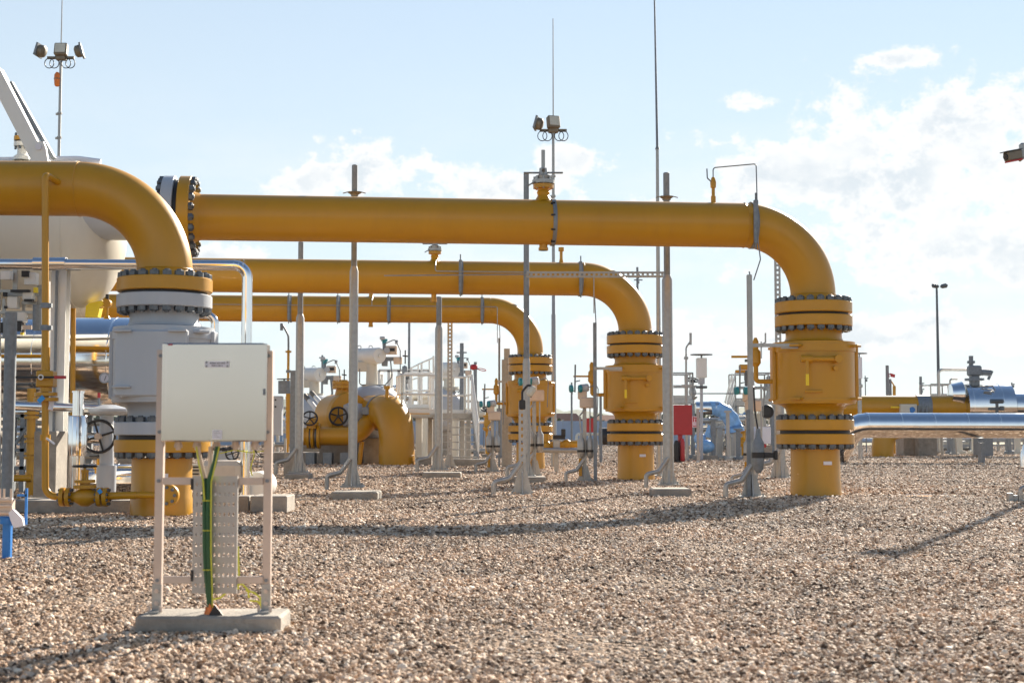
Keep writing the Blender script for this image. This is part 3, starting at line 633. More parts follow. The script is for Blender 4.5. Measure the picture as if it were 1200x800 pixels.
# yellow riser with lever valve at the left
ly = 15.2; root = thing('riser_assembly', 'thin yellow riser pipe with black levered valve and globe valve at its foot, lower left', 'pipe', GX(53, ly))
P = lambda px_, py_: W(px_, py_, ly)
rr = 5*s(ly)*.78
m = MB(); m.tube(fillet([P(60, 209)+Y3*.25, P(53, 205), P(53, 588), P(70, 581)], [.04, .12], 8)[0:-1]+[P(76, 583)], rr*1.05, 18)
m.build('pipe', YEL, root)
m = MB(); m.tube([P(68, 582), P(160, 580)], rr*1.15, 18); m.build('bottom_pipe', YEL, root)
m = MB(); m.cyl(P(53.5, 407), P(53.5, 435), 5*s(ly), n=18); m.box(P(54.5, 444), (20*s(ly), .16, 19*s(ly)), bev=.012); m.build('ball_valve', YEL, root)
m = MB()
for y0, y1, w_ in ((460, 464, 13), (466, 470, 14), (454, 459, 7)): m.cyl(P(54, y0), P(54, y1), w_*s(ly), n=24)
m.build('flange', YEL, root)
m = MB(); m.bar(P(24, 442.5)-Y3*.14, P(70, 442.5)-Y3*.14, .022, .02, hint=Y3); m.build('valve_lever', BLK, root)
m = MB(); m.bar(P(69, 442.5)-Y3*.142, P(82, 442.5)-Y3*.142, .032, .028, hint=Y3); m.build('lever_grip', RED, root)
m = MB(); m.torus(P(53.5, 442.5)-Y3*.16, Y3, .024, .007, 18, 6); m.build('lever_ring', WHT, root)
m = MB(); m.bar(P(50, 471)-Y3*.135, P(56, 465)-Y3*.135, .05, .006, hint=Y3); m.build('tape', TAPE, root)
m = MB(); m.cyl(P(53, 509), P(53, 516), 6*s(ly), n=16); m.build('coupling', YEL, root)
for py_ in (358, 384): 
    m = MB(); m.cyl(P(53, py_-3), P(53, py_+3), 5.6*s(ly), n=16); m.box(P(57, py_), (8*s(ly), .05, 5*s(ly))); m.build('pipe_clamp', GALD, root)
for px_ in (73.5, 80.5, 117, 124):
    m = MB(); m.cyl(P(px_-2.3, 582), P(px_+2.3, 582), 11*s(ly), n=24); fl = m.build('flange', YEL, root)
    for i in range(8):
        g = 2*PI*(i+.5)/8; e = Vector((0, math.cos(g), math.sin(g)))*8.5*s(ly)
        o = bpy.data.objects.new('bolt', BOLTME); COL.objects.link(o); o.parent = fl
        sg = -1 if px_ in (73.5, 117) else 1
        o.matrix_local = Matrix.Translation(P(px_, 582)+e+X3*sg*2.3*s(ly)-Vector(root['_o']))@Matrix.Rotation(sg*PI/2, 4, 'Y')@Matrix.Scale(.30, 4)
m = MB(); m.lathe(P(84, 582), X3, [(0, .05), (.03, .055), (.11, .10), (.18, .10), (.26, .055), (.29, .05)], 24); m.cyl(P(99.5, 582), P(99.5, 565), 6*s(ly), n=18)
m.cyl(P(99.5, 572), P(99.5, 568), 13*s(ly), n=22); m.cyl(P(99.5, 565.5), P(99.5, 562), 12*s(ly), n=22)
m.cyl(P(96.8, 562), P(96.8, 552), 1.3*s(ly), n=8); m.cyl(P(102.5, 562), P(102.5, 552), 1.3*s(ly), n=8); m.cyl(P(99.5, 562), P(99.5, 545), 1.6*s(ly), n=8); m.cyl(P(99.5, 553.5), P(99.5, 550), 4.5*s(ly), n=12); m.build('globe_valve', YEL, root)
m = MB(); m.wheel(P(99.5, 546), Z3, 13*s(ly), 5, .012); m.build('handwheel', BLK, root)
m = MB(); m.bar(P(119, 573)-Y3*.11, P(122, 577)-Y3*.11, .04, .01, hint=Y3); m.build('tape', TAPE, root)
m = MB(); q = P(197, 580)-Y3*.03
m.cyl(P(160, 580), P(199, 580), rr*1.0, n=16); m.cyl(q+Vector((0, .05, 0)), q-Y3*.02, .12, n=24); m.build('end_flange', YEL, root)
m = MB()
for i in range(8):
    g = 2*PI*i/8; m.cyl(q+Vector((math.cos(g)*.085, -.02, math.sin(g)*.085)), q+Vector((math.cos(g)*.085, -.05, math.sin(g)*.085)), .018, n=6)
m.build('end_bolts', BOLT, root)
# white chalky tags by the riser
m = MB(); m.bar(P(60, 480)-Y3*.03, P(64, 462)-Y3*.03, .05, .006, hint=Y3); m.bar(P(57, 513)-Y3*.08, P(67, 520)-Y3*.08, .02, .005, hint=Y3); m.build('paper_tag', LAB, root)

# second yellow riser behind
by_ = 20.5; root = thing('riser_assembly', 'short flanged yellow riser in shade between the blue grey post and the concrete plinth', 'pipe', GX(37, by_))
m = MB(); m.cyl(GX(37, by_), W(37, 455, by_), 5*s(by_), n=18); m.build('pipe', YEL, root)
for py_ in (479, 484, 489, 511, 517, 531, 536):
    m = MB(); m.cyl(W(37, py_-1.6, by_), W(37, py_+1.6, by_), 8.5*s(by_), n=20); m.build('flange', YEL, root)
m = MB(); m.tube([W(-10, 560, by_-.1), W(37, 560, by_-.1)], 4*s(by_), 14); m.build('branch_pipe', YEL, root)
yy = 21.0; q = GX(84, yy)
root = pipe_thing('vent_pipe', 'thin yellow vertical pipe in front of the cream vessel right of the white column', 'pipe', [GX(86, yy), W(86, 318, yy)], 3.0*s(yy), YEL, 0)
# exhaust-like polished cylinder
ey = 17.2; root = thing('clad_stack', 'polished stepped metal cylinder standing left of the black handwheel', 'stack', GX(92, ey))
m = MB(); b0_ = GX(91, ey)
zt = lambda py_: W(91, py_, ey).z
m.lathe(b0_, Z3, [(0, 9*s(ey)), (zt(534), 9*s(ey)), (zt(533.9), 11*s(ey)), (zt(533), 11.2*s(ey)), (zt(488), 11.2*s(ey)), (zt(487), 10.5*s(ey)), (zt(486.9), 6.5*s(ey)), (zt(460), 6.5*s(ey)), (zt(459.8), 7.5*s(ey)), (zt(458), 7.5*s(ey))], 32); m.build('shell', CLAD, root)
pipe_thing('clad_pipe', 'low polished pipe running behind the stepped metal cylinder', 'pipe', [W(8, 475, 18.2), W(132, 479, 18.2)], 5.2*s(18.2), CLAD, 0)
# dome bonnet valve with handwheel
hy = 17.6; root = thing('gate_valve', 'grey valve with wide bonnet and large black handwheel left of the grey ball valve', 'valve', GX(126, hy))
m = MB(); c = W(128, 480, hy); m.lathe(c-Z3*.07, Z3, [(0, .10), (.02, .22), (.05, .25), (.08, .25), (.10, .18), (.13, .08)], 28)
m.cyl(W(125, 487, hy), W(125, 545, hy), .085, n=20); m.cyl(W(125, 545, hy), GX(125, hy), .12, n=20); m.cyl(W(119, 511, hy)-Y3*.10, W(125, 511, hy), .035, n=12); m.build('valve_body', GRYV, root)
m = MB(); m.wheel(W(119, 511, hy)-Y3*.12, Vector((.1, -1, 0)), 18.5*s(hy), 4, .018); m.build('handwheel', BLK, root)
m = MB(); m.cyl(W(119, 511, hy)-Y3*.18, W(119, 511, hy)-Y3*.10, .04, n=14); m.build('hub_nut', BEIG, root)
m = MB(); m.cyl(W(116, 460, hy), W(116, 474, hy), .015, n=8); m.build('stem', GALD, root)
m = MB(); m.cyl(W(116, 460, hy), W(116, 466, hy), .02, n=8); m.build('stem_cap', RED, root)
# pressure gauge
q = W(124, 443, 15.9); root = thing('pressure_gauge', 'small round pressure gauge on a bent tube at the left side of the grey valve', 'gauge', q)
m = MB(); m.cyl(q, q-Y3*.05, .055, n=24); m.torus(q-Y3*.05, Y3, .052, .009, 24, 6); m.build('case', GRYV, root)
m = MB(); m.cyl(q-Y3*.05, q-Y3*.053, .047, n=24); m.build('dial', LAB, root)
m = MB(); m.tube(fillet([q+Vector((.03, 0, -.03)), q+Vector((.12, 0, -.03)), q+Vector((.16, 0, -.30))], .05, 6), .012, 8); m.build('tube', YEL, root)
m = MB(); m.bar(q+Vector((0, -.056, -.03)), q+Vector((.02, -.056, .03)), .006, .002, hint=Y3); m.build('needle', INK, root)
# bright yellow actuator cover
q = W(113, 372, 20.2); root = thing('valve_cover', 'bright yellow hooded lever cover with round knob above the clad vessel', 'valve cover', q)
m = MB(); m.prism([(-.14, 0), (-.13, .16), (-.08, .20), (.10, .24), (.12, .18), (.07, .14), (.04, 0)], .16, q, X3, Z3); m.build('hood', YELB, root)
m = MB(); k_ = q+Vector((.155, -.06, .20)); m.cyl(k_, k_+Y3*.08, .06, n=20); m.cyl(k_-Z3*.05+Y3*.04, k_-Z3*.20+Y3*.04, .022, n=10); m.lathe(k_-Z3*.22+Y3*.04, Z3, [(0, .05), (.04, .03)], 14); m.build('knob', YEL, root)
m = MB(); m.cyl(k_+Y3*.04+Z3*.06, k_+Y3*.04+Z3*.13, .025, n=12); m.build('stem', BLK, root)
# concrete plinth of the vessel area
def block(name, label, x0, x1, ybase, ytop, depth, mat=CONC, cat='concrete block', Y=None, group=None):
    Y = Y or G(600, ybase).y; a = GX(x0, Y); b = GX(x1, Y); h_ = W(600, ytop, Y).z
    m = MB(); m.box(((a.x+b.x)/2, Y+depth/2, h_/2), (b.x-a.x, depth, h_), bev=.012); return m.build(name, mat, origin=((a.x+b.x)/2, Y+depth/2, 0), label=label, cat=cat, group=group)
block('concrete_plinth', 'long low shaded concrete plinth behind the yellow globe valve', 12, 160, 604, 586, .7, Y=16.2)
block('concrete_pier', 'tall narrow concrete pier behind the thin yellow riser', 40, 66, 586, 505, .5, Y=17.4)
block('concrete_pier', 'second concrete pier in shade, right of the galvanised strut', 72, 84, 586, 508, .5, Y=17.9)
block('concrete_block', 'pale square concrete block right of the perforated plate', 276, 293, 600, 581, .35, Y=16.4)
block('concrete_block', 'dark shaded long concrete block behind the right leg of the junction box', 294, 337, 600, 581, .6, Y=16.2)
# blanket wrapped items behind the box
q = GX(265, 18.0)
m = MB(); m.box(W(262, 558, 18)+Z3*0, (.50, .5, .40), bev=.06); m.build('wrapped_equipment', WOOD, origin=q, label='pale cloth wrapped equipment box behind the perforated plate', cat='covered equipment')
root = thing('gate_valve', 'small valve with black handwheels partly hidden below the junction box', 'valve', GX(264, 18.6))
m = MB(); m.cyl(W(264, 545, 18.6), W(264, 527, 18.6), .11, n=18); m.cyl(W(264, 545, 18.6), GX(264, 18.6), .08, n=14); m.build('valve_body', GRYV, root)
m = MB(); m.wheel(W(262, 526, 18.5), Z3, .13, 4, .016); m.wheel(W(272, 531, 18.4), Vector((.6, -1, 0)), .085, 4, .012); m.build('handwheel', BLK, root)
m = MB(); c = W(304, 568, 18.2); m.lathe(c+Y3*.3, -Y3, [(0, 16*s(18.2)), (.5, 16*s(18.2)), (.52, 15*s(18.2))], 32); m.build('end_cap', WHT, origin=(c.x, c.y, 0), label='round white pipe end cap behind the right leg of the junction box', cat='pipe cap')
root = thing('coiled_cable', 'loops of black cable hanging behind the right leg of the junction box', 'cable', W(308, 525, 17.6))
m = MB()
for i in range(3): m.torus(W(306+i*1.5, 524+i, 17.6), Vector((.3+.2*i, -1, .1*i)), .085+.01*i, .007, 24, 6)
m.build('loops', BLK, root)
m = MB(); m.tube([W(296, 524, 17.7)+Vector((.02*math.sin(i*.9), 0, -.05*i)) for i in range(8)], .008, 6); m.tube([W(258, 531, 17.7), W(275, 527, 17.7), W(292, 530, 17.7), W(312, 528, 17.7)], .007, 6); m.build('earth_wire', GYC, root)
root = thing('clad_vessel', 'low polished clad drum near the ground behind the yellow globe valve', 'pressure vessel', GX(150, 19.6))
m = MB(); m.lathe(W(92, 563, 19.6), X3, [(0, .01), (.01, 20*s(19.6)), (1.5, 20*s(19.6)), (1.51, .01)], 40); m.build('cladding', CLAD, root)
m = MB(); m.torus(W(140, 563, 19.6), X3, 20.2*s(19.6), .006, 40, 6); m.build('cladding_seam', CLAD, root)
m = MB(); m.box(Vector((W(110, 580, 19.6).x, 19.6, .05)), (.3, .4, .12)); m.box(Vector((W(185, 580, 19.6).x, 19.6, .05)), (.3, .4, .12)); m.build('saddle', CONC, root)
root = thing('branch_valve', 'tiny yellow valve with black handwheel above the polished drum', 'valve', W(115, 548, 18.9)); u = s(18.9)
m = MB(); m.lathe(W(115, 550, 18.9), Z3, [(-.05, 4*u), (0, 4*u), (.01, 5.5*u), (.05, 5.5*u), (.06, 2*u), (.14, 2*u)], 16); m.build('valve_body', YEL, root); m = MB(); m.wheel(W(115, 534, 18.9), Z3, 9*u, 4, .012); m.build('handwheel', BLK, root)
root = thing('pipe_gantry', 'dark steel frame of pipe supports behind the thin yellow riser and the concrete pier', 'pipe frame', GX(30, 21.6)); u = s(21.6)
m = MB()
for px_ in (-14, 16, 27, 60, 72): m.box(GX(px_, 21.6)+Z3*.6, (.07, .07, 1.2))
for py_ in (487, 503, 527, 548): m.bar(W(-30, py_, 21.6), W(78, py_, 21.6), .05, .07, hint=Y3)
m.bar(W(18, 520, 21.5), W(46, 480, 21.5), .04, .05, hint=Y3); m.build('frame', GALD, root)
root = thing('pipe_rack', 'bundle of small polished and grey pipes in shade behind the dark steel frame', 'pipes', GX(20, 22.4))
for i, (py_, r_, mt) in enumerate(((482, 4, CLAD), (495, 3, GALV), (512, 7, CLAD), (533, 5, GALV), (552, 6, CLAD), (571, 8, GALV))):
    m = MB(); m.tube([W(-40, py_, 22.4+.1*i), W(120, py_+1, 22.4+.1*i)], r_*s(22.4), 16); m.build('pipe', mt, root)
m = MB()
for px_ in (0, 55, 105): m.box(GX(px_, 22.7)+Z3*.65, (.09, .09, 1.3))
m.build('stand', GALD, root)
root = thing('instrument_box', 'small pale instrument case with vent grille behind the perforated plate', 'equipment box', W(230, 553, 17.4)); u = s(17.4)
m = MB(); m.box(W(229, 551, 17.4), (14*u, .12, 15*u), bev=.006); m.build('case', CRM, root)
for py_ in (547, 551, 555):
    m = MB(); m.box(W(229, py_, 17.33), (8*u, .01, 1.6*u)); m.build('vent_slot', BLK, root)
m = MB(); m.box(Vector((W(229, 560, 17.4).x, 17.4, W(229, 560, 17.4).z/2-.02)), (.05, .05, W(229, 560, 17.4).z)); m.build('post', GALV, root)
block('concrete_wall', 'long shaded concrete upstand behind the stepped metal cylinder', 56, 200, 588, 573, .3, Y=20.2)
# ------------------------------------------------------------------ junction box in the foreground
jy = 6.52
root = thing('junction_box', 'stainless steel junction box on two legs with perforated cable plate in the foreground', 'junction box', GX(250, jy))
J = lambda px_, py_, dy=0: W(px_, py_, jy+dy)
u = s(jy)
m = MB(); ct = J(253.5, 460, .06); m.box(ct, (119*u, .17, 115*u), bev=.004); m.build('cabinet', STNL, root)
m = MB(); c2 = J(253.5, 459.5, -.030); m.box(c2, (118*u, .012, 113.5*u), bev=.004); dr = m.build('door', STNL, root)
m = MB(); m.box(J(309.5, 459, -.040), (.010, .014, .03), bev=.003); m.build('lock', GALD, dr)
fy = c2.y-.006
def atf(px_, py_, d_): v = W(px_, py_, fy-d_); return v
m = MB(); m.box(atf(254.3, 426.7, .0035), (28.5*u, .003, 7*u)); npz = m.build('nameplate', LAB, dr)
m = MB()
for px_ in (242, 266.5):
    for py_ in (424.3, 428.9): m.cyl(atf(px_, py_, .005), atf(px_, py_, .008), .0045, n=10)
m.build('screw', GALD, npz)
m = MB(); random.seed(5)
for py_, xs, xe in ((425.3, 246, 263.6), (428.2, 248, 261)):
    x = xs
    while x < xe:
        w_ = random.choice((.8, 1.1, 1.5)); m.box(atf(x+w_/2, py_, .0056), (w_*u, .001, 1.4*u)); x += w_+.45
        if random.random() < .16: x += .8
m.build('engraved_text', INK, npz)
m = MB(); m.box(atf(254.5, 509, .0035), (11*u, .002, 11*u)); st = m.build('sticker', LAB, dr)
m = MB()
for i, (x0, x1) in enumerate(((250.5, 257), (250.5, 258.5), (250.5, 255), (251, 258))): m.box(atf((x0+x1)/2, 505+i*2.3, .0052), ((x1-x0)*u, .001, .6*u))
m.build('sticker_text', MATS['galvanised_steel'], st)
m = MB(); m.box(atf(199.5, 402.8+1, .003), (5*u, .002, 1.6*u)); m.build('corner_mark', RED, dr)
for (xt, yt, xb, yb) in ((189.5, 410, 185.2, 716), (315.5, 411, 312.8, 716)):
    m = MB(); A_ = J(xt, yt, .10); B_ = J(xb, yb, .10); B_.z = .085; xm = (A_.x+B_.x)/2; A_.x = xm; B_.x = xm
    w_ = 9.2*u
    for pa, sz in ((Vector((0, -.018, 0)), (w_, .003)), (Vector((-w_/2+.0015, 0, 0)), (.003, .033)), (Vector((w_/2-.0015, 0, 0)), (.003, .033))):
        m.box((A_+B_)/2+pa, (sz[0], sz[1], A_.z-B_.z), bev=.001)
    lg = m.build('leg', FRAM, root)
    m = MB()
    for py_ in (417, 506, 563, 679): z_ = W(600, py_, jy+.1).z; m.cyl(Vector((xm, A_.y-.019, z_)), Vector((xm, A_.y-.026, z_)), .009, n=6)
    m.build('bolt', GALD, lg)
    m = MB(); m.box(Vector((xm, A_.y-.024, B_.z+.06)), (11*u, .006, .13)); m.box(Vector((xm, A_.y-.055, B_.z+.004)), (13*u, .07, .008)); bk = m.build('foot_bracket', GALV, lg)
    m = MB()
    for z_ in (.04, .095): m.cyl(Vector((xm, A_.y-.027, B_.z+z_)), Vector((xm, A_.y-.036, B_.z+z_)), .011, n=6)
    for dx in (-.025, .028): m.cyl(Vector((xm+dx, A_.y-.065, B_.z+.004)), Vector((xm+dx, A_.y-.065, B_.z+.03)), .007, n=6)
    m.build('bolt', FRAM, bk)
for py_ in (563.5, 679):
    m = MB(); a = J(191.5, py_, .075); b = J(308.5, py_, .075); m.box((a+b)/2, (b.x-a.x, .02, 8.5*u), bev=.002); m.build('crossbar', FRAM, root)
# perforated plate, real slots
m = MB(); px0, px1, py0, py1 = 227, 276.5, 557.5, 695
pa = J(px0, py0, .045); pb = J(px1, py1, .045); cols = 9; rows = 11
wv = (pb.x-pa.x); hv = (pa.z-pb.z); sw = .0085; sh = .017
xs = [pa.x+wv*(i+.75)/(cols+.5) for i in range(cols)]; zs = [pb.z+hv*(j+.8)/(rows+.6) for j in range(rows)]
ze = [pb.z]+sum([[z_-sh/2, z_+sh/2] for z_ in zs], [])+[pa.z]
for j in range(0, len(ze)-1):
    z0, z1 = ze[j], ze[j+1]
    if j % 2 == 0: m.box((pa.x+wv/2, pa.y, (z0+z1)/2), (wv, .002, z1-z0))
    else:
        xe = [pa.x]+sum([[x-sw/2, x+sw/2] for x in xs], [])+[pb.x]
        for i in range(0, len(xe)-1, 2): m.box(((xe[i]+xe[i+1])/2, pa.y, (z0+z1)/2), (xe[i+1]-xe[i], .002, z1-z0))
for x in (pa.x, pb.x): m.box((x, pa.y+.012, pa.z-hv/2), (.002, .024, hv))
m.build('perforated_plate', PLAT, root)
for py_ in (567, 674): 
    m = MB(); m.box(J(225.5, py_, .05), (.012, .02, .05)); m.build('plate_clip', BLK, root)
for px_ in (209, 231, 254, 276, 299):
    m = MB(); a = J(px_, 517.5, .06); m.lathe(a, -Z3, [(0, .016), (.010, .016), (.0101, .019), (.026, .019), (.0261, .012), (.038, .011)], 12); m.build('cable_gland', FRAM, root)
# cables
m = MB()
for k_, (x0, xa, xo) in enumerate(((254, 251, 1.2), (256, 253, 3.2))):
    m.tube([J(x0, 523, .03), J(xa, 540, .02), J(242.5+xo*1.3, 562, .012), J(242+xo, 590, .010+.004*(k_ % 2)), J(242+xo+.4*math.sin(k_), 640, .012), J(242.6+xo, 670, .012), J(244.2+xo*.9, 695, .015), J(246.6+xo*.6, 714, .02)], .0072, 8)
m.tube([J(238.5, 561, .02), J(239, 590, .012), J(239.2, 640, .012), J(240.4, 670, .012), J(242.6, 695, .015), J(245.4, 714, .02)], .0072, 8)
m.tube([J(241, 560, .03), J(241, 600, .017), J(241.2, 650, .017), J(243, 690, .02), J(246, 714, .02)], .0075, 8)
cb = m.build('cable_bundle', GRN, root)
m = MB(); m.tube([J(231, 523, .03), J(233.5, 540, .022), J(238, 558, .02), J(238.6, 566, .018)], .0062, 8); m.tube([J(233, 523, .035), J(236, 540, .028), J(240, 556, .03), J(241, 566, .03)], .0055, 8); m.tube([J(247, 523, .05), J(246.5, 545, .04), J(245, 562, .03)], .011, 8); m.build('cable_sheath', BEIG, root)
m = MB(); m.tube([J(257, 523, .02), J(252, 545, .006), J(247.6, 565, -.002), J(247.2, 600, -.002), J(247.3, 650, -.002), J(248.6, 690, .006), J(249, 714, .01)], .0038, 6)
m.tube([J(230, 523, .02), J(233, 543, .006), J(238, 564, -.004), J(239.4, 585, -.004)], .0042, 6); m.build('earth_wire', GYC, root)
m = MB()
for py_ in (586, 621, 667): m.torus(J(242.4, py_, .012), Z3, .019, .0028, 18, 6)
m.build('cable_tie', GYC, cb)
# slab and conduit mouth
m = MB(); a = GX(161.5, 6.45); b = GX(331, 6.45); yb = 6.45
m.box(((a.x+b.x)/2, yb+.15, .024), (b.x-a.x, .30, .118), bev=.012); slab = m.build('base_slab', CONC, root)
q = Vector((J(248, 717).x, jy+.02, .082))
m = MB()
for i in range(9):
    g = 2*PI*i/9; rr_ = .028+.014*((i*7) % 5)/5
    m.prism([(-.013, 0), (.013, 0), (.008, .035+.015*((i*3) % 4)/3), (-.008, .03)], .004, q+Vector((math.cos(g)*rr_, math.sin(g)*rr_, 0)), Vector((-math.sin(g), math.cos(g), 0)), Vector((-math.cos(g)*.3, -math.sin(g)*.3, 1)).normalized())
m.build('torn_conduit', ORG, root)
m = MB(); m.prism([(-.012, 0), (.055, 0), (.015, .05)], .008, q+Vector((.005, -.05, 0)), X3, Z3); m.build('sealing_flap', BLK, root)
root = thing('weed', 'thin yellow green weed stalks growing behind the right foot of the junction box', 'plant', G(300, 712))
m = MB(); random.seed(8)
for bx, by, pts in ((306, 706, [(306, 712), (305, 700), (298, 694), (288, 691)]), (300, 700, [(292, 700), (290, 690), (284, 684), (278, 685)]), (262, 702, [(250, 702), (258, 700), (264, 695), (268, 688)]), (306, 704, [(307, 710), (302, 704), (292, 703)]), (281, 650, [(279, 690), (280, 670), (279, 640)])):
    m.tube([J(x, y, .36) for x, y in pts], .005, 5)
m.build('stalks', GYC, root)

# blue hydrant-like post at the left edge
q = G(8, 656); yb = q.y
root = thing('marker_post', 'bright blue post carrying a pale cable terminal at the lower left edge', 'post', q)
m = MB(); z1 = W(8, 610, yb).z; m.box(q+Z3*z1/2, (9.5*s(yb), 9.5*s(yb), z1), bev=.008); m.cyl(q+Z3*(z1-.02), q+Z3*(z1+.02), .055, n=16); m.box(q+Z3*(z1+.025), (.125, .10, .012), bev=.002); m.build('post', BLUE, root)
m = MB(); zz = z1+.03
m.box(q+Vector((-.01, 0, zz+.07)), (.10, .08, .13), bev=.01)
for dx in (-.05, -.02, .03): m.cyl(q+Vector((dx, -.03, zz+.13)), q+Vector((dx, -.03, zz+.20)), .009, n=8)
for dz in (.03, .08, .12): m.cyl(q+Vector((-.06, -.05, zz+dz)), q+Vector((.045, -.05, zz+dz)), .012, n=8)
m.build('terminal', BEIG, root)
m = MB(); m.prism([(.03, .03), (.06, .06), (.13, -.01), (.14, -.06), (.07, -.075), (.045, -.02)], .03, q+Vector((0, -.06, zz)), X3, Z3); m.build('label_tag', LAB, root)
m = MB(); m.box(q+Vector((.11, .06, zz+.07)), (.016, .016, .26)); m.box(q+Vector((.08, .06, zz+.15)), (.07, .016, .016)); m.build('side_bracket', BLUE, root)

# ------------------------------------------------------------------ galvanised poles
def ladder_channel(m, p0, p1, w, d_=.04, pitch=.10, slot=.05):
    """perforated channel: two rails and rungs, open slots"""
    p0 = Vector(p0); p1 = Vector(p1); h_ = (p1-p0).length; ax = (p1-p0)/h_
    side = X3 if abs(ax.x) < .8 else Z3
    for sg in (-1, 1):
        m.bar(p0+side*sg*w*.33, p1+side*sg*w*.33, w*.34, .006, hint=Y3) if abs(ax.x) < .8 else m.bar(p0+side*sg*w*.36, p1+side*sg*w*.36, .006, w*.28, hint=Y3)
        c_ = (p0+p1)/2+side*sg*w/2+Y3*d_/2
        m.bar(p0+side*sg*w/2+Y3*d_/2, p1+side*sg*w/2+Y3*d_/2, .006, d_, hint=Y3) if abs(ax.x) < .8 else m.bar(p0+side*sg*w/2+Y3*d_/2, p1+side*sg*w/2+Y3*d_/2, d_, .006, hint=Y3)
    n = int(h_/pitch)
    for i in range(n+1):
        c_ = p0+ax*(pitch*i)
        sz = (w*.34, .0055, pitch-slot) if abs(ax.x) < .8 else (pitch-slot, .0055, w*.46)
        m.box(c_+Y3*.001, sz)
def foot(root, b, k=1.0, conduit=True, cside=-1):
    m = MB(); m.box(b+Z3*.012, (.34*k, .30*k, .024), bev=.004)
    for dr_ in (X3, Y3):
        m.prism([(-.13*k, .024), (.13*k, .024), (.06*k, .30*k), (-.06*k, .30*k)], .014, b, dr_, Z3)
    for sx in (-1, 1):
        for sy_ in (-1, 1): m.cyl(b+Vector((sx*.13*k, sy_*.11*k, .02)), b+Vector((sx*.13*k, sy_*.11*k, .06)), .013, n=6)
    m.build('base_plate', GALV, root)
    if conduit:
        m = MB(); m.tube(fillet([b+Vector((cside*.02, -.14*k, .42*k)), b+Vector((cside*.16*k, -.16*k, .22*k)), b+Vector((cside*.36*k, -.17*k, .17*k)), b+Vector((cside*.36*k, -.17*k, -.03))], .06*k, 6), .034*k, 10); m.build('conduit', GALV, root)
def support_pole(px, Y, top, step, r_lo, r_hi, label, pad=None, collar=None, k=1.0):
    b = GX(px, Y); root = thing('lightning_rod', label, 'pole', b, 'galvanised lightning rods between the pipes')
    z0 = .0
    if pad:
        x0, x1, pyb, pyt = pad; Yb = min(G(600, pyb).y, Y-.15); a = GX(x0, Yb); c = GX(x1, Yb); h_ = .13
        m = MB(); m.box(((a.x+c.x)/2, Yb+.30, h_/2-.03), (c.x-a.x, .62, h_+.03), bev=.02); m.build('footing', CONC, root); z0 = h_-.02
    zs_ = W(px, step, Y).z; zt_ = W(px, top, Y).z; ub = b+Z3*z0
    m = MB(); m.lathe(ub, Z3, [(0, r_lo), (zs_-z0-.08, r_lo), (zs_-z0, r_hi*1.02)], 20); m.build('lower_tube', GALV, root)
    m = MB(); m.lathe(Vector((b.x, b.y, zs_-.1)), Z3, [(0, r_hi), (zt_-zs_+.1, r_hi), (zt_-zs_+.11, r_hi*.7)], 16); m.build('upper_tube', GALD, root)
    if collar:
        c = Vector((b.x, b.y, W(px, collar, Y).z)); m = MB(); m.lathe(c, Z3, [(-.02, r_hi*1.3), (.0, r_hi*1.35), (.03, .11), (.035, .11), (.01, r_hi*1.2)], 18); m.tube([c+Vector((-.17, -.05, .01)), c+Vector((-.08, -.02, .04)), c+Vector((.08, -.02, .04)), c+Vector((.17, -.05, .01))], .008, 6); m.build('rain_collar', BRNZ, root)
    foot(root, ub, k); return root, b
support_pole(413.5, 21.2, 194, 312, .066, .044, 'galvanised lightning rod pole on the square concrete pad, left of centre', (388, 443, 586, 573), 228)
support_pole(783, 22.0, 203, 322, .082, .05, 'thickest galvanised lightning rod pole standing between the middle valve and the red fire board', (765, 810, 582, 576), 233)
ps, pb_ = support_pole(617, 26.5, 204, 420, .068, .052, 'tall galvanised pole passing before the farthest valve, behind the short slotted post', (598, 640, 566, 558))
support_pole(350.5, 29.0, 284, 368, .085, .055, 'galvanised pole beside the junction box, standing before the far grey cabinets', (334, 362, 562, 556), None, 1.2)
support_pole(514, 31.0, 348, 381, .085, .06, 'galvanised pole in front of the access stairs', (495, 540, 560, 553), None, 1.25)
# slotted posts
def slot_post(px, Y, top, w, label, name='slotted_post', footk=1.0, rod=None, cond=True):
    b = GX(px, Y); root = thing(name, label, 'post', b, 'slotted strut posts')
    zt_ = W(px, top, Y).z; m = MB(); ladder_channel(m, b+Z3*.02, b+Z3*zt_, w, .05, .10, .05); m.build('channel', GALV, root); foot(root, b, footk, cond)
    return root, b, zt_
ra, ba, za = slot_post(612, 20.9, 470, .10, 'short slotted galvanised post with a black cable loop on top, before the farthest valve', footk=1.15)
m = MB(); t_ = ba+Z3*za; m.tube(fillet([t_-Z3*.12, t_+Z3*.14, t_+Vector((.10, -.02, .26)), t_+Vector((.17, -.02, .18)), t_+Vector((.12, -.02, .06))], .05, 6), .017, 8); m.box(t_-Z3*.05, (.09, .06, .14), bev=.01); m.build('cable_loop', BLK, ra)
m = MB(); m.lathe(t_+Vector((.09, -.03, .08)), Vector((.5, -.1, .8)), [(0, .03), (.02, .05), (.12, .055), (.16, .03)], 14); m.build('lamp', GLAS, ra)
slot_post(527, 37.2, 378, .13, 'tall slotted strut post just right of the pole before the access stairs', footk=1.2, cond=False)
rb, bb, zb = slot_post(913.5, 28.8, 303, .115, 'tall slotted strut post standing behind the rightmost yellow valve', footk=1.5)
m = MB(); m.lathe(bb+Z3*.02, Z3, [(0, .10), (2.1, .10), (2.12, .06)], 18); m.build('lower_tube', GALV, rb)
b = GX(594, 38.5); root = thing('slotted_post', 'thick galvanised strut column left of the farthest valve', 'post', b, 'slotted strut posts')
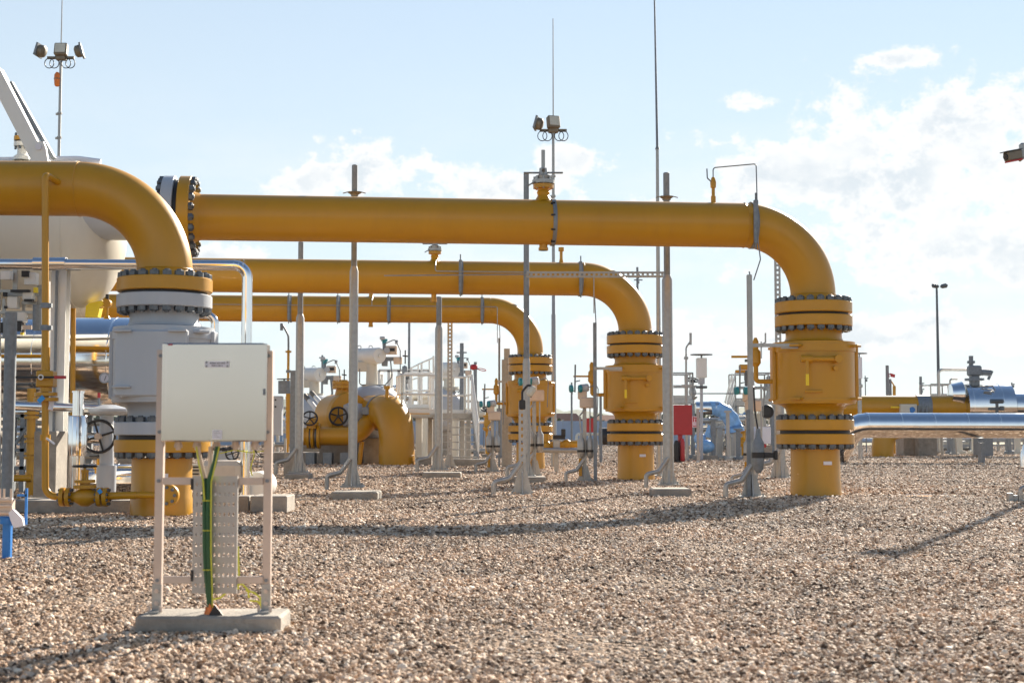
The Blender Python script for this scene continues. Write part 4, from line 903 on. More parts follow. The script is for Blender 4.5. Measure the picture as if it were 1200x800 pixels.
m = MB(); m.box(b+Z3*1.45, (.28, .2, 2.9), bev=.01); m.build('column', GALV, root); m = MB(); m.box(b+Z3*3.0, (.16, .1, .4)); m.build('upper_strut', GALV, root)
m = MB(); ladder_channel(m, b+Vector((0, -.13, .05)), b+Vector((0, -.13, 2.9)), .14, .02, .12, .06); m.build('channel', GALV, root)
def thin_post(px, Y, top, w, label, mat=GALD, rod=None, arm=None, group='thin instrument posts', name='strut_post'):
    b = GX(px, Y); root = thing(name, label, 'post', b, group); zt_ = W(px, top, Y).z
    m = MB(); m.box(b+Z3*zt_/2, (w, w, zt_), bev=.004); m.build('post', mat, root); m = MB(); m.box(b+Z3*.008, (.2, .2, .016)); m.build('base_plate', GALV, root)
    if rod: m = MB(); m.tube([b+Z3*(zt_-.1)+X3*w*.4, Vector((b.x, b.y, W(px, rod, Y).z))], .010, 6); m.build('rod', GALD, root)
    if arm:
        x1, y1 = arm; a = W(px, y1, Y); e = W(x1, y1, Y); m = MB(); m.bar(a-X3*.02, e, .05, .04, hint=Y3); m.cyl(a-Y3*.05, a+Y3*.02, .03, n=12); m.box(e-X3*.12+Z3*-.04, (.24, .05, .015)); m.build('arm', GALV, root)
    return root, b
thin_post(697.5, 26.6, 378, .065, 'thin dark steel post left of the middle valve, carrying a slim rod', arm=(729, 431.5), rod=348)
r_, b = thin_post(880, 20.3, 322, .070, 'thin steel post left of the rightmost valve with a side arm to it', mat=GALV, arm=(935, 404.5), rod=318)
foot(r_, b, 1.1)
thin_post(585, 38.0, 396, .055, 'slim steel post left of the farthest valve with a thin rod', arm=(610, 447), rod=372)
m = MB(); b = GX(877, 20.25); m.box(b+Z3*(W(877, 480, 20.25).z/2), (.05, .05, W(877, 480, 20.25).z)); m.build('strut_post', GALD, origin=b, label='short dark strut tied to the thin post left of the rightmost valve', cat='post', group='thin instrument posts')

# tall whip mast
b = GX(772.5, 30); root = thing('lightning_mast', 'very tall thin whip mast reaching the top edge above the middle valve', 'mast', b)
m = MB(); zt_ = W(771, 175, 30).z; m.lathe(b, Z3, [(0, .06), (zt_*.5, .045), (zt_, .033)], 14); m.build('lower_tube', GALV, root)
m = MB(); zz_ = W(768.5, -40, 30).z; m.lathe(b+Z3*zt_-X3*.0, Vector((-.012, 0, 1)), [(0, .05), (.06, .028), (zz_-zt_, .014)], 10); m.build('whip', GALD, root)
m = MB(); m.box(b+Z3*.015, (.4, .4, .03), bev=.004); m.build('base_plate', GALV, root)
# horizontal cable tray
a = W(613, 321.5, 24.6); b = W(780, 321.5, 22.3)
root = thing('cable_tray', 'narrow perforated cable tray strung between two poles across the middle pipe', 'cable tray', (a+b)/2)
a = W(617, 321.5, 26.38); b = W(781, 321.5, 26.38-.2); m = MB(); ladder_channel(m, a, b, .075, .04, .09, .045); m.build('tray', GALV, root)
m = MB(); m.tube([W(450, 323, 26.36), a], .012, 6); m.build('conduit', GALV, root)

# floodlight masts
def flood_mast(px, base_Y, top_rod, light_y, label, u_, lights, beacon=None, bend=0):
    b = GX(px, base_Y); root = thing('floodlight_mast', label, 'floodlight mast', b, 'floodlight masts')
    zl = W(px, light_y, base_Y).z; zr = W(px, top_rod, base_Y).z; u = s(base_Y)
    m = MB(); m.lathe(b, Z3, [(0, 3.2*u), (zl*.45, 2.6*u), (zl*.452, 2.1*u), (zl*.75, 1.8*u), (zl, 1.6*u)], 14)
    for f_ in (.60, .70, .80, .86): m.cyl(b+Z3*zl*f_, b+Z3*(zl*f_+.05), 3*u, n=10); m.box(b+Z3*zl*f_-X3*3*u, (3*u, .05, .06))
    m.build('mast', GALV, root)
    m = MB(); m.cyl(b+Z3*zl, b+Z3*zr, .85*u, .5*u, n=8); m.build('lightning_rod', GALV, root)
    m = MB(); t_ = b+Z3*zl; m.bar(t_-X3*16*u, t_+X3*16*u, 3*u, 3*u); m.box(t_, (12*u, 8*u, 6*u), bev=u); m.build('crossbar', BRNZ, root)
    for kind, dx, ang in lights:
        c = t_+Vector((dx*u, -3*u, 7*u))
        if kind == 'f':
            Mx = Matrix.Rotation(R(ang), 3, 'Z')@Matrix.Rotation(R(-12), 3, 'X')
            m = MB(); m.box(c+Z3*2*u, (15*u, 8*u, 15*u), M=Mx, bev=u); fl = m.build('floodlight', BRNZ, root)
            m = MB(); m.box(c+Z3*2*u+Mx@Vector((0, -4.2*u, .5*u)), (12*u, .6*u, 11*u), M=Mx); m.build('glass', GLAS, fl)
        else:
            sg = 1 if dx > 0 else -1; ax = Vector((sg*.9, .15, .25)).normalized()
            m = MB(); m.lathe(c-ax*4*u, ax, [(0, 4*u), (2*u, 7*u), (7*u, 7.5*u)], 18); fl = m.build('floodlight', BRNZ, root)
            a_, b_2, d_2 = frame(ax, Y3)
            m = MB(); m.box(c+ax*4.5*u, (15*u, 18*u, 2.4*u), M=Matrix((a_, b_2, d_2)).transposed()); m.build('glass', GALD, fl)
    m = MB()
    for dx in (-13, -7, 7, 12):
        p = t_+Vector((dx*u, -2*u, -1*u)); m.tube([p+Vector((math.cos(g)*5.5*u, 0, -6*u+math.sin(g)*6*u)) for g in [R(x) for x in range(60, 421, 24)]], .55*u, 6)
    m.build('cable_loop', BLK, root)
    if beacon:
        zb_ = W(px, beacon, base_Y).z; c = b+Vector((-3.4*u, -1.5*u, zb_)); m = MB(); m.lathe(c-Z3*9*u, Z3, [(0, 2*u), (2*u, 3.2*u), (9*u, 3.6*u), (14*u, 3.4*u), (17*u, 1.5*u)], 16); bc = m.build('beacon', ORG, root)
        m = MB(); m.cyl(c-Z3*.5*u, c+Z3*.5*u, 3.9*u, n=16); m.build('beacon_band', BRNZ, bc)
    return root
flood_mast(62.2, 40, -30, 68, 'floodlight mast with three lamps and an orange beacon at the upper left', 0, [('r', -21, 0), ('f', 1, 0), ('r', 21, 0)], beacon=93)
flood_mast(649, 38, 22, 153, 'floodlight mast with two lamps rising behind the centre of the long yellow pipe', 0, [('r', -16, 0), ('f', 0, 20)])
# CCTV camera on a pole just outside the right edge
b = GX(1216, 20); root = thing('camera_pole', 'dark red and grey security camera reaching in from the right edge', 'security camera', b)
m = MB(); zt_ = W(1210, 150, 20).z; m.lathe(b, Z3, [(0, .07), (zt_, .05)], 16); m.build('pole', GALV, root)
c = W(1187, 182.5, 19.8); ax = Vector((-.86, -.3, -.20)).normalized(); a_, b_2, d_2 = frame(ax); Mx = Matrix((a_, b_2, d_2)).transposed()
m = MB(); m.box(c, (.13, .13, .24), M=Mx, bev=.015); hs = m.build('camera_housing', BRNZ, root)
m = MB(); m.box(c+b_2*.072-ax*-.01, (.15, .012, .29), M=Mx, bev=.003); m.build('sun_shield', BOLT, hs)
m = MB(); m.box(c-b_2*.072, (.13, .02, .22), M=Mx, bev=.004); m.build('red_base', RED, hs)
m = MB(); m.cyl(c+ax*.12, c+ax*.135, .045, n=16); m.build('lens', DARK, hs)
m = MB(); m.tube(fillet([c-ax*.1-b_2*.08, W(1200, 184, 19.9), Vector((b.x, b.y, W(1200, 180, 20).z))], .05, 5), .025, 8); m.box(W(1199, 177, 19.9), (.10, .10, .22), bev=.02); m.build('bracket', GALV, root)

# ------------------------------------------------------------------ instrument stands
def instr(px, Y, label, k=1.0, ch=1.42, teal=True, seals=True, redbox=False, hfac=1.0, mirror=1):
    b = GX(px, Y); root = thing('instrument_stand', label, 'instrument stand', b, 'transmitter stands on the gravel')
    z = lambda v: v*k
    m = MB(); m.box(b+Z3*(ch-.18)/2, (.07*k, .07*k, ch-.18), bev=.004); m.build('post', GALV, root); foot(root, b, 1.0*k)
    m = MB(); c = b+Z3*ch
    m.box(c+Vector((.05*mirror, -.04, -.10)), (.28*k, .18*k, .20*k), bev=.02); m.box(c+Vector((-.04*mirror, -.02, .05)), (.17*k, .14*k, .17*k), bev=.02); m.build('terminal_box', BEIG, root)
    m = MB(); m.lathe(c+Vector((-.08*mirror, -.05, .17*k)), Vector((mirror*1.0, -.2, .1)), [(-.02, .05*k), (.0, .075*k), (.14*k, .075*k), (.16*k, .06*k)], 18); m.build('transmitter', GRYV, root)
    m = MB()
    for dx in (-.22, -.05): m.lathe(c+Vector((dx*k*mirror, -.09, .165*k)), Vector((-mirror, -.25, -.05)), [(0, .05*k), (.01, .072*k), (.06*k, .072*k), (.065*k, .06*k)], 18)
    m.build('transmitter_cap', TEAL, root)
    m = MB(); m.tube(fillet([c+Vector((.05*mirror, 0, .18*k)), c+Vector((.22*k*mirror, 0, .24*k)), c+Vector((.26*k*mirror, 0, .16*k)), c+Vector((.24*k*mirror, 0, -.3*k))], .04, 5), .010, 6)
    m.tube([c+Vector((-.18*k*mirror, .0, .1*k)), c+Vector((-.17*k*mirror, 0, .62*k))], .016*k, 6); m.tube([c+Vector((-.17*k*mirror, 0, .30*k)), c+Vector((-.08*k*mirror, 0, .32*k))], .012*k, 6); m.build('impulse_tube', GALD, root)
    if seals:
        for dx in (-.07, .10):
            q_ = b+Vector((dx*k*mirror, -.10, z(.60)))
            m = MB(); m.lathe(q_, Z3, [(-.16*k, .035*k), (-.10*k, .065*k), (-.03*k, .07*k), (.17*k, .07*k), (.23*k, .03*k), (.32*k, .025*k)], 16); sl = m.build('seal_pot', GALV, root)
            m = MB(); m.cyl(q_-Z3*.045*k, q_+Z3*.0, .076*k, n=16); m.build('seal_band', BLK, sl)
        m = MB(); m.tube(fillet([c+Vector((.02, -.06, -.2*k)), c+Vector((-.10*k*mirror, -.10, -.35*k)), b+Vector((-.07*k*mirror, -.10, z(.93)))], .05, 5), .015*k, 8); m.tube([c+Vector((.10*k*mirror, -.06, -.2*k)), b+Vector((.10*k*mirror, -.10, z(.9)))], .012*k, 8); m.build('signal_tube', GALV, root)
    m = MB(); m.box(b+Vector((-.08*k*mirror, -.03, z(.28))), (.06*k, .05*k, .34*k), bev=.005); m.build('earth_strip', YEL, root)
    return root
instr(685, 26.8, 'transmitter stand with two teal caps before the small red box, left of the middle valve', 1.0, 1.58)
instr(577, 33.5, 'transmitter stand with teal caps beside the foot of the access stairs', 1.05, 1.42)
instr(626, 30.0, 'transmitter stand directly in front of the farthest yellow valve', 1.15, 1.80)
instr(879, 24.5, 'transmitter stand with teal caps beside the thin post left of the rightmost valve', .95, 1.48)
# large seal pot on post at x=885
b = GX(886, 20.1); root = thing('cable_seal', 'grey cable sealing pot strapped low on the thin post left of the rightmost valve', 'cable seal', b+Z3*.5)
m = MB(); m.lathe(b+Vector((.02, -.05, .35)), Z3, [(0, .03), (.06, .07), (.2, .085), (.42, .085), (.50, .04), (.62, .03)], 16); m.build('pot', GALD, root)
m = MB(); m.cyl(b+Vector((.02, -.05, .56)), b+Vector((.02, -.05, .64)), .092, n=16); m.box(b+Vector((.16, -.05, .60)), (.16, .07, .07), bev=.01); m.box(b+Vector((.26, -.05, .60)), (.05, .11, .13), bev=.01); m.build('clamp', BLK, root)
m = MB(); m.tube([b+Vector((.02, -.05, .95)), b+Vector((-.02, -.05, 1.2)), b+Vector((-.03, -.02, 1.55))], .012, 6); m.build('cable', BLK, root)
# yellow valve with actuator at (872,430)
ay = 34; q = GX(873, ay); root = thing('actuated_valve', 'small yellow actuator on a dark stem left of the thin post near the rightmost valve', 'valve', q)
m = MB(); a = W(873, 430, ay); m.box(a, (14*s(ay), .16, 6*s(ay)), bev=.02); m.box(a+Vector((-.05, 0, -.10)), (18*s(ay), .10, 3*s(ay)), bev=.01); m.build('actuator', YEL, root)
m = MB(); m.cyl(W(876, 434, ay), W(876, 446, ay), 4*s(ay), n=14); m.cyl(W(876, 446, ay), W(876, 452, ay), 3.4*s(ay), n=14); m.cyl(W(876, 424, ay), W(876, 421, ay), 3.4*s(ay), n=14); m.cyl(W(876, 452, ay), GX(876, ay), .05, n=12); m.build('stem', BOLT, root)
# small yellow branch valve by farthest valve
vy_ = 33.6; q = GX(652, vy_); root = thing('branch_valve', 'small yellow branch valve with lever on a galvanised stand right of the farthest valve', 'valve', q)
m = MB(); m.tube([W(628, 522, vy_), W(678, 520, vy_)], 4*s(vy_), 14); m.ball(W(640, 523, vy_), 7*s(vy_), 14); m.ball(W(664, 520, vy_), 5.6*s(vy_), 14); m.cyl(W(640, 523, vy_), W(640, 508, vy_), 3*s(vy_), n=12); m.build('valve_body', YEL, root)
m = MB(); m.box(q+Z3*.35, (.10, .10, .70), bev=.004); m.box(W(652, 521, vy_)-Y3*.1, (8*s(vy_), .1, 12*s(vy_)), bev=.01); m.tube([W(618, 527, vy_-.3), W(690, 528, vy_-.3)], 3*s(vy_), 10); m.build('stand', GALV, root)
m = MB(); m.box(W(655, 512, vy_)-Y3*.1, (14*s(vy_), .12, 5*s(vy_)), bev=.01); m.box(W(660, 507, vy_)-Y3*.1, (5*s(vy_), .12, 9*s(vy_)), bev=.01); m.build('actuator', BLK, root)

# ------------------------------------------------------------------ mid-left equipment group
my = 41.0; u = s(my)
root = thing('ground_elbow', 'thick glossy yellow pipe elbow rising from the gravel and bending back, centre left', 'pipe elbow', GX(465, my))
b = GX(465, my); rp = 20.8*u
pth = fillet([b-Z3*.1, Vector((b.x, b.y, W(465, 483, my).z)), Vector((b.x-1.15, b.y+2.1, W(465, 482, my).z))], .80, 22)
m = MB(); m.tube(pth, rp, 80); m.build('pipe', YEL, root)
m = MB(); e = Vector((-1.15, 2.1, 0)).normalized(); cc_ = Vector((b.x, b.y, W(465, 483, my).z))+e*1.05; m.lathe(cc_-e*.05, e, [(0, rp+.002), (0, rp+.03), (.10, rp+.03), (.10, rp+.002)], 40, cap=False); m.box(cc_+Vector((-rp*.9, -.35, .05)), (.22, .12, .22), bev=.01); m.build('pipe_strap', GALD, root)
m = MB(); m.torus(b+Z3*.28, Z3, rp, .006, 40, 6); m.build('weld_seam', YEL, root)
m = MB(); m.lathe(Vector((b.x-.32, b.y+.35, W(465, 466, my).z)), Z3, [(0, .06), (.25, .05), (.26, .09), (.36, .09)], 12); m.build('vent_nozzle', YEL, root)
# big grey ball valves with horizontal cylinder actuators
def actuated(cx_, cy_, r_px, ax_px, ay_px, Y, label, sc=1.0):
    u = s(Y); c = W(cx_, cy_, Y); root = thing('ball_valve', label, 'valve', Vector((c.x, Y, 0)), 'grey actuated ball valves')
    ax = Vector((-1.0, 1.3, 0)).normalized()
    m = MB(); r_ = r_px*u; m.lathe(c, ax, [(-.75*r_, .55*r_), (-.7*r_, .72*r_), (-.5*r_, .92*r_), (-.25*r_, r_), (.25*r_, r_), (.5*r_, .92*r_), (.7*r_, .72*r_), (.75*r_, .55*r_)], 40); m.build('valve_body', GRYV, root)
    m = MB(); top_ = Vector((c.x, Y, c.z+r_*.9)); a = W(ax_px, ay_px, Y); zz = a.z-c.z-r_*.9
    m.lathe(Vector((a.x+.05, Y, top_.z-.15)), Z3, [(0, 8*u*sc), (.20, 7*u*sc), (.201, 12*u*sc), (.27, 12*u*sc), (.271, 7*u*sc), (zz+.1, 6*u*sc)], 20); m.build('stem', CRM, root)
    m = MB(); d_ = Vector((.62, -.78, -.03)).normalized(); m.lathe(a-d_*.62*sc, d_, [(0, 7*u*sc), (.06, 9.5*u*sc), (1.08*sc, 9.5*u*sc), (1.10*sc, 9*u*sc), (1.14*sc, 8.6*u*sc)], 28); e_ = a+d_*.52*sc
    m.cyl(e_, e_+d_*.05, 2.4*u, n=14); m.build('actuator_cylinder', WHT, root)
    m = MB(); m.box(a+Vector((-.25, .1, -.32*sc)), (.75*sc, .3, .30*sc), bev=.03); m.build('actuator_box', CRM, root)
    m = MB()
    for dx in (-.35, .0): m.torus(a+Vector((dx, .1, .27*sc)), Y3, .055, .012, 14, 6)
    m.build('lifting_eye', GALD, root)
    p = a+Vector((.34*sc, -.15, .05)); m = MB(); m.box(p+Vector((.1, 0, .02)), (.10, .16, .62*sc), bev=.02); m.box(p+Vector((.30, 0, -.15)), (.50*sc, .18, .12), bev=.02); m.box(p+Vector((.12, -.02, -.28)), (.18, .2, .18), bev=.02); m.build('bracket', GALD, root)
    m = MB(); m.box(p+Vector((.32, 0, .12)), (.34*sc, .22, .26*sc), bev=.02); m.box(p+Vector((.52, -.04, -.20)), (.26, .2, .22), bev=.02); m.build('control_box', BEIG, root)
    m = MB(); m.box(p+Vector((.32, -.115, .13)), (.22*sc, .01, .10)); m.cyl(p+Vector((.74, 0, -.3)), p+Vector((.74, 0, .12)), .02, n=8); m.bar(p+Vector((.66, 0, -.05)), p+Vector((.82, 0, -.07)), .04, .04); m.build('dark_fitting', BLK, root)
    m = MB(); m.lathe(Vector((a.x+.05, Y, top_.z-.02)), Z3, [(0, 14*u*sc), (.05, 14*u*sc)], 24); m.build('neck_flange', CRM, root)
    m = MB(); m.tube(fillet([p+Vector((.1, -.1, .3)), p+Vector((.45, -.15, .45)), p+Vector((.6, -.15, .1)), p+Vector((.6, -.1, -.5))], .1, 5), .018, 6); m.tube(fillet([a+Vector((-.3, -.2, -.4)), a+Vector((-.3, -.25, -.9)), a+Vector((.5, -.25, -.9))], .1, 5), .018, 6); m.tube(fillet([p+Vector((.3, -.1, -.2)), p+Vector((.35, -.1, -.7)), p+Vector((.1, -.1, -1.0))], .1, 5), .02, 6); m.build('impulse_tube', GALD, root)
    m = MB(); m.cyl(p+Vector((.2, -.16, .10)), p+Vector((.2, -.28, .10)), .09, n=16); m.cyl(p+Vector((.48, -.1, .30)), p+Vector((.48, -.1, .42)), .05, n=12); m.box(p+Vector((.05, -.1, .48)), (.16, .12, .10), bev=.02); m.build('pilot_valve', GRYV, root)
    m = MB(); m.lathe(p+Vector((.1, 0, .28)), Z3, [(0, .06), (.1, .07), (.12, .10), (.18, .10)], 12); m.build('gauge', TEAL, root)
    m = MB(); m.box(Vector((c.x, Y+.1, max(.1, (c.z-r_*.8)/2))), (.8, .7, max(.2, c.z-r_*.8)), bev=.02); m.build('pedestal', CONC, root)
    return root
actuated(437, 491, 40, 434, 417, 43.5, 'large pale grey ball valve with cylindrical actuator behind the glossy yellow elbow')
actuated(367, 494, 32, 367, 439, 47, 'second grey ball valve with cylindrical actuator seen left of the concrete pad pole', .9)
# yellow check valve with bolted cap
cy2 = 42.5; u = s(cy2); q = GX(398, cy2); root = thing('check_valve', 'rounded yellow valve with a bolted cap on top and a black handwheel before it', 'valve', q)
m = MB(); c = W(398, 487, cy2); ax = Vector((-.8, 1.2, 0)).normalized(); m.lathe(c, ax, [(-.7, 15*u), (-.69, 26*u), (-.5, 27*u), (-.49, 25*u), (.4, 25*u), (.5, 16*u), (.9, 14*u)], 36); m.build('valve_body', YEL, root)
m = MB(); c2 = W(402, 463, cy2); m.lathe(c2, Z3, [(0, 10*u), (8*u, 8*u), (8.1*u, 13*u), (11*u, 13*u), (11.1*u, 11.5*u), (12.5*u, 11.5*u), (12.6*u, 13*u), (15.5*u, 13*u), (15.6*u, 6*u), (18*u, 5*u)], 28)
for i in range(12):
    g = 2*PI*i/12; m.cyl(c2+Vector((math.cos(g)*11.5*u, math.sin(g)*11.5*u, 7*u)), c2+Vector((math.cos(g)*11.5*u, math.sin(g)*11.5*u, 17.4*u)), .9*u, n=6)
m.build('bolted_cap', YEL, root)
m = MB(); m.wheel(W(396.5, 487.5, cy2-1.0), Vector((.1, -1, .05)), 10*u, 5, .03); m.cyl(W(396.5, 487.5, cy2-1.05), W(396.5, 487.5, cy2-.6), .05, n=10); m.build('handwheel', BLK, root)
m = MB(); m.lathe(W(417, 487, cy2-.2), Vector((-.6, -1, 0)), [(0, 14*u), (.05, 17*u), (.4, 16*u), (.6, 12*u)], 28); m.build('end_cone', GRYV, root)
m = MB(); m.box(Vector((q.x, cy2+.3, .3)), (1.2, .6, .6)); m.build('pedestal', CONC, root)
# lower yellow header
hy2 = 41.2; u = s(hy2); root = thing('header_pipe', 'low yellow header pipe with flanged joints running left of the glossy yellow elbow', 'pipe', GX(390, hy2))
a = W(340, 511, hy2); b = W(418, 511, hy2)
m = MB(); m.tube(fillet([a, b, W(440, 486, hy2+.9)], .5, 10), 10.5*u, 28); m.build('pipe', YEL, root)
for px_ in (362, 367, 374): m = MB(); m.cyl(W(px_-1.6, 511, hy2), W(px_+1.6, 511, hy2), 14.5*u, n=28); m.build('flange', YEL, root)
for px_ in (365, 371): m = MB(); m.cyl(W(px_-.8, 511, hy2), W(px_+.8, 511, hy2), 13.5*u, n=28); m.build('gasket', BOLT, root)
m = MB(); m.wheel(W(363, 490, hy2-.5), Vector((.1, -1, .4)), 8.5*u, 5, .025); m.build('handwheel', BLK, root)
m = MB(); m.lathe(W(366, 502, hy2-.2), Z3, [(0, 5*u), (.1, 5*u), (.101, 7.5*u), (.18, 7.5*u), (.181, 5*u), (.3, 4*u)], 18); m.build('branch_valve', YEL, root)
m = MB(); m.cyl(W(424, 517, hy2+.2), GX(421, hy2+.2), 3*u, n=12); m.build('pipe_leg', YEL, root)
m = MB()
for px_ in (365, 385, 405): m.box(GX(px_, hy2+.1)+Z3*.18, (.25, .5, .36))
m.build('pipe_stand', GALD, root)
block('concrete_plinth', 'low dark concrete plinth under the yellow header pipe', 318, 440, 545, 530, 1.2, Y=43.2)
block('concrete_pier', 'grey concrete pier left of the glossy yellow elbow', 426, 446, 543, 513, .6, Y=42.2)
# grey cabinets and gooseneck left
c_y = 31.5; q = GX(315, c_y); u = s(c_y)
root = thing('control_cabinet', 'flat grey control cabinet with round vent hat just right of the junction box', 'cabinet', q)
m = MB(); m.box(W(321, 487, c_y), (20*u, .25, 46*u), bev=.01); m.build('case', GRYV, root)
m = MB(); m.cyl(W(333, 461, c_y), W(333, 446, c_y), 7*u, n=20); m.cyl(W(333, 444.5, c_y), W(333, 443.5, c_y), 8.5*u, n=20); m.cyl(W(333, 446, c_y), W(333, 443, c_y), 1*u, n=8); m.build('vent_hat', GALD, root)
m = MB(); m.box(W(324, 468.5, c_y)-Y3*.13, (2*u, .02, 2*u)); m.box(W(324, 476.5, c_y)-Y3*.13, (2*u, .02, 2*u)); m.build('latch', BLK, root)
m = MB(); m.box(q+Vector((.0, .1, W(321, 510, c_y).z/2)), (.08, .08, W(321, 510, c_y).z)); m.box(q+Vector((.35, .1, .4)), (.05, .05, .8)); m.build('post', GALV, root)
q = GX(337, 33); root = thing('vent_post', 'yellow gooseneck vent pipe with a grey tip beside the flat grey cabinet', 'vent pipe', q); u = s(33)
V_ = lambda a_, b_: W(a_, b_, 33)
m = MB(); m.cyl(q, V_(338, 410), 1.5*u, n=12)
for py_ in (465, 478, 486, 493, 411): m.cyl(V_(338, py_+2), V_(338, py_), 3.6*u, n=12)
m.cyl(V_(338, 520), V_(338, 455), 3*u, n=14); m.build('pipe', YEL, root)
m = MB(); m.tube(fillet([V_(338, 410), V_(338, 393), V_(331.5, 381), V_(330, 380)], .25, 6), 1.2*u, 10); m.cyl(V_(330, 379), V_(330, 387), 1.8*u, n=12); m.box(V_(338, 435), (5*u, .1, 3*u)); m.build('gooseneck', GALD, root)
q = GX(344, 30.5); root = thing('steel_panel', 'narrow dark grey upright steel channel beside the yellow gooseneck vent', 'post', q)
m = MB(); z_ = W(343, 434, 30.5).z; m.box(q+Z3*z_/2, (8*s(30.5), .12, z_), bev=.006); m.build('channel', GALD, root); m = MB(); m.box(q+Z3*.25, (.36, .36, .5), bev=.02); m.build('footing', CONC, root)

# ------------------------------------------------------------------ access platform with stairs
def guard(root, pts, h_=1.08, posts=None, mat=WHT, r_=.032):
    m = MB()
    for hh in (h_, h_*.5): m.tube([Vector(p)+Z3*hh for p in pts], r_, 8)
    for i in range(len(pts)-1):
        a = Vector(pts[i]); b = Vector(pts[i+1]); n = max(1, int((b-a).length/.55))
        for k_ in range(n+1):
            p = a.lerp(b, k_/n); m.cyl(p, p+Z3*h_, r_, n=8)
        m.bar(a+Z3*.06, b+Z3*.06, .012, .12, hint=Z3)
    return m.build('guardrail', mat, root)
sk = Vector((.19, -1, 0)).normalized(); sx_ = Vector((1, .19, 0)).normalized()
dk = W(553, 484, 41.5); dz = dk.z
root = thing('access_platform', 'white railed access platform with a short open stair down to the gravel', 'platform', Vector((dk.x-1, 42, 0)))
A = Vector((dk.x, dk.y, dz)); Bq = A-sx_*1.05; Cq = Bq-sk*1.3; Dq = A-sk*1.3
m = MB(); c_ = (A+Bq+Cq+Dq)/4
Mr = Matrix.Rotation(math.atan2(sx_.y, sx_.x), 3, 'Z')
m.box(c_-Z3*.03, (1.05, 1.3, .06), M=Mr); m.box(c_-Z3*.11-sk*.0, (1.05, 1.28, .10), M=Mr); m.box(Bq-sx_*.5-sk*.7-Z3*.08, (1.05, 1.3, .10), M=Mr); m.build('deck', GALV, root)
m = MB()
for p in (A+sk*-.1-sx_*.08, Dq-sx_*.08, Bq-sk*.1, Cq, Bq-sx_*.9-sk*.2): m.box(Vector((p.x, p.y, dz/2-.05)), (.13, .13, dz-.1)); m.box(Vector((p.x, p.y, .04)), (.3, .3, .08))
m.build('support_leg', GALV, root)
guard(root, [A+Z3*0, Dq, Cq], 1.1); guard(root, [Bq, Bq-sx_*1.0, Bq-sx_*1.0-sk*1.3], 1.1)
# stair
run = 1.25; F0 = A+sk*run; F1 = Bq+sk*run; F0.z = F1.z = .12
def stair(root, a, b, f0, f1, n=6, rails=True):
    m = MB()
    for t_, f_ in ((a, f0), (b, f1)): m.bar(t_-Z3*.02, f_, .17, .03, hint=X3)
    m.build('stringer', GALV, root)
    for i in range(1, n+1):
        t_ = i/(n+.6); m = MB(); p = a.lerp(f0, t_); q_ = b.lerp(f1, t_); m.bar(p, q_, .20, .035, hint=Z3); m.build('tread', GALV, root)
    if rails:
        m = MB()
        for t_, f_ in ((a, f0), (b, f1)):
            for hh in (1.05, .68, .35): m.tube([t_+Z3*hh, f_+Z3*hh*.85+(t_-f_)*.12], .034, 8)
            m.cyl(t_, t_+Z3*1.08, .028, n=8); e_ = f_+(t_-f_)*.12; m.cyl(e_, e_+Z3*.9, .024, n=8); mid = t_.lerp(f_, .5); m.cyl(mid, mid+Z3*.98, .022, n=8)
        m.build('handrail', WHT, root)
stair(root, A, Bq, F0, F1)
block('concrete_footing', 'long low concrete footing at the bottom of the access stair', 529, 571, 546, 538, .5, Y=39.6)
block('concrete_footing', 'low concrete footing right of the glossy yellow elbow', 488, 506, 544, 535, .5, Y=40.6)
# higher railing behind, left of stairs
root = thing('access_platform', 'second railed platform behind the glossy elbow with a sloping guardrail', 'platform', Vector((W(493, 500, 46).x, 46, 0)))
p_ = [W(474, 478, 45), W(507, 478, 45)]
m = MB(); m.bar(p_[0]-Z3*.05, p_[1]-Z3*.05, .9, .10, hint=Z3); m.build('deck', GALV, root)
guard(root, p_, 1.1); m = MB()
for px_, y1 in ((482, 430), (490, 427), (494, 425), (503, 421), (508, 417)): m.cyl(W(px_, 478, 46.5), W(px_, y1, 46.5), .035 if px_ in (482, 494, 508) else .022, n=8)
m.tube([W(482, 431, 46.5), W(494, 425, 46.5), W(508, 419, 46.5)], .025, 8); m.tube([W(482, 445, 46.5), W(508, 437, 46.5)], .02, 8); m.build('sloping_rail', WHT, root)
m = MB()
for px_ in (478, 491, 506): m.box(Vector((W(px_, 500, 45.2).x, 45.2, .75)), (.20, .2, 1.5)); m.box(Vector((W(px_, 500, 45.2).x, 45.2, .06)), (.45, .45, .12))
m.build('support_leg', CRM, root)
m = MB(); m.bar(W(476, 486, 44.8), W(508, 486, 44.8), .2, .16); m.build('yellow_beam', YEL, root)
# small equipment under and behind platform
random.seed(3)
for i, (px_, y0, y1, w_, Yq, mat_, lab) in enumerate(((497, 470, 534, 5, 48, CRM, 'cream pipe leg standing in shade behind the glossy elbow'), (533, 488, 530, 5, 47, CRM, 'cream pipe leg seen under the railed access platform'), (545, 500, 536, 3.4, 49, GALV, 'thin grey leg between the stair treads and the transmitter stand'), (588, 480, 538, 4, 52, GALD, 'dark grey leg behind the transmitter stand by the stairs'))):
    b = GX(px_, Yq); m = MB(); z_ = W(px_, y0, Yq).z; m.cyl(b, b+Z3*z_, w_*s(Yq), n=14); m.box(b+Z3*.06, (w_*s(Yq)*3.4, .4, .12), bev=.02); m.box(b+Z3*z_, (w_*s(Yq)*3, .3, .1)); m.build('pipe_stand', mat_, origin=b, label=lab, cat='pipe stand', group='pipe stands in the background')

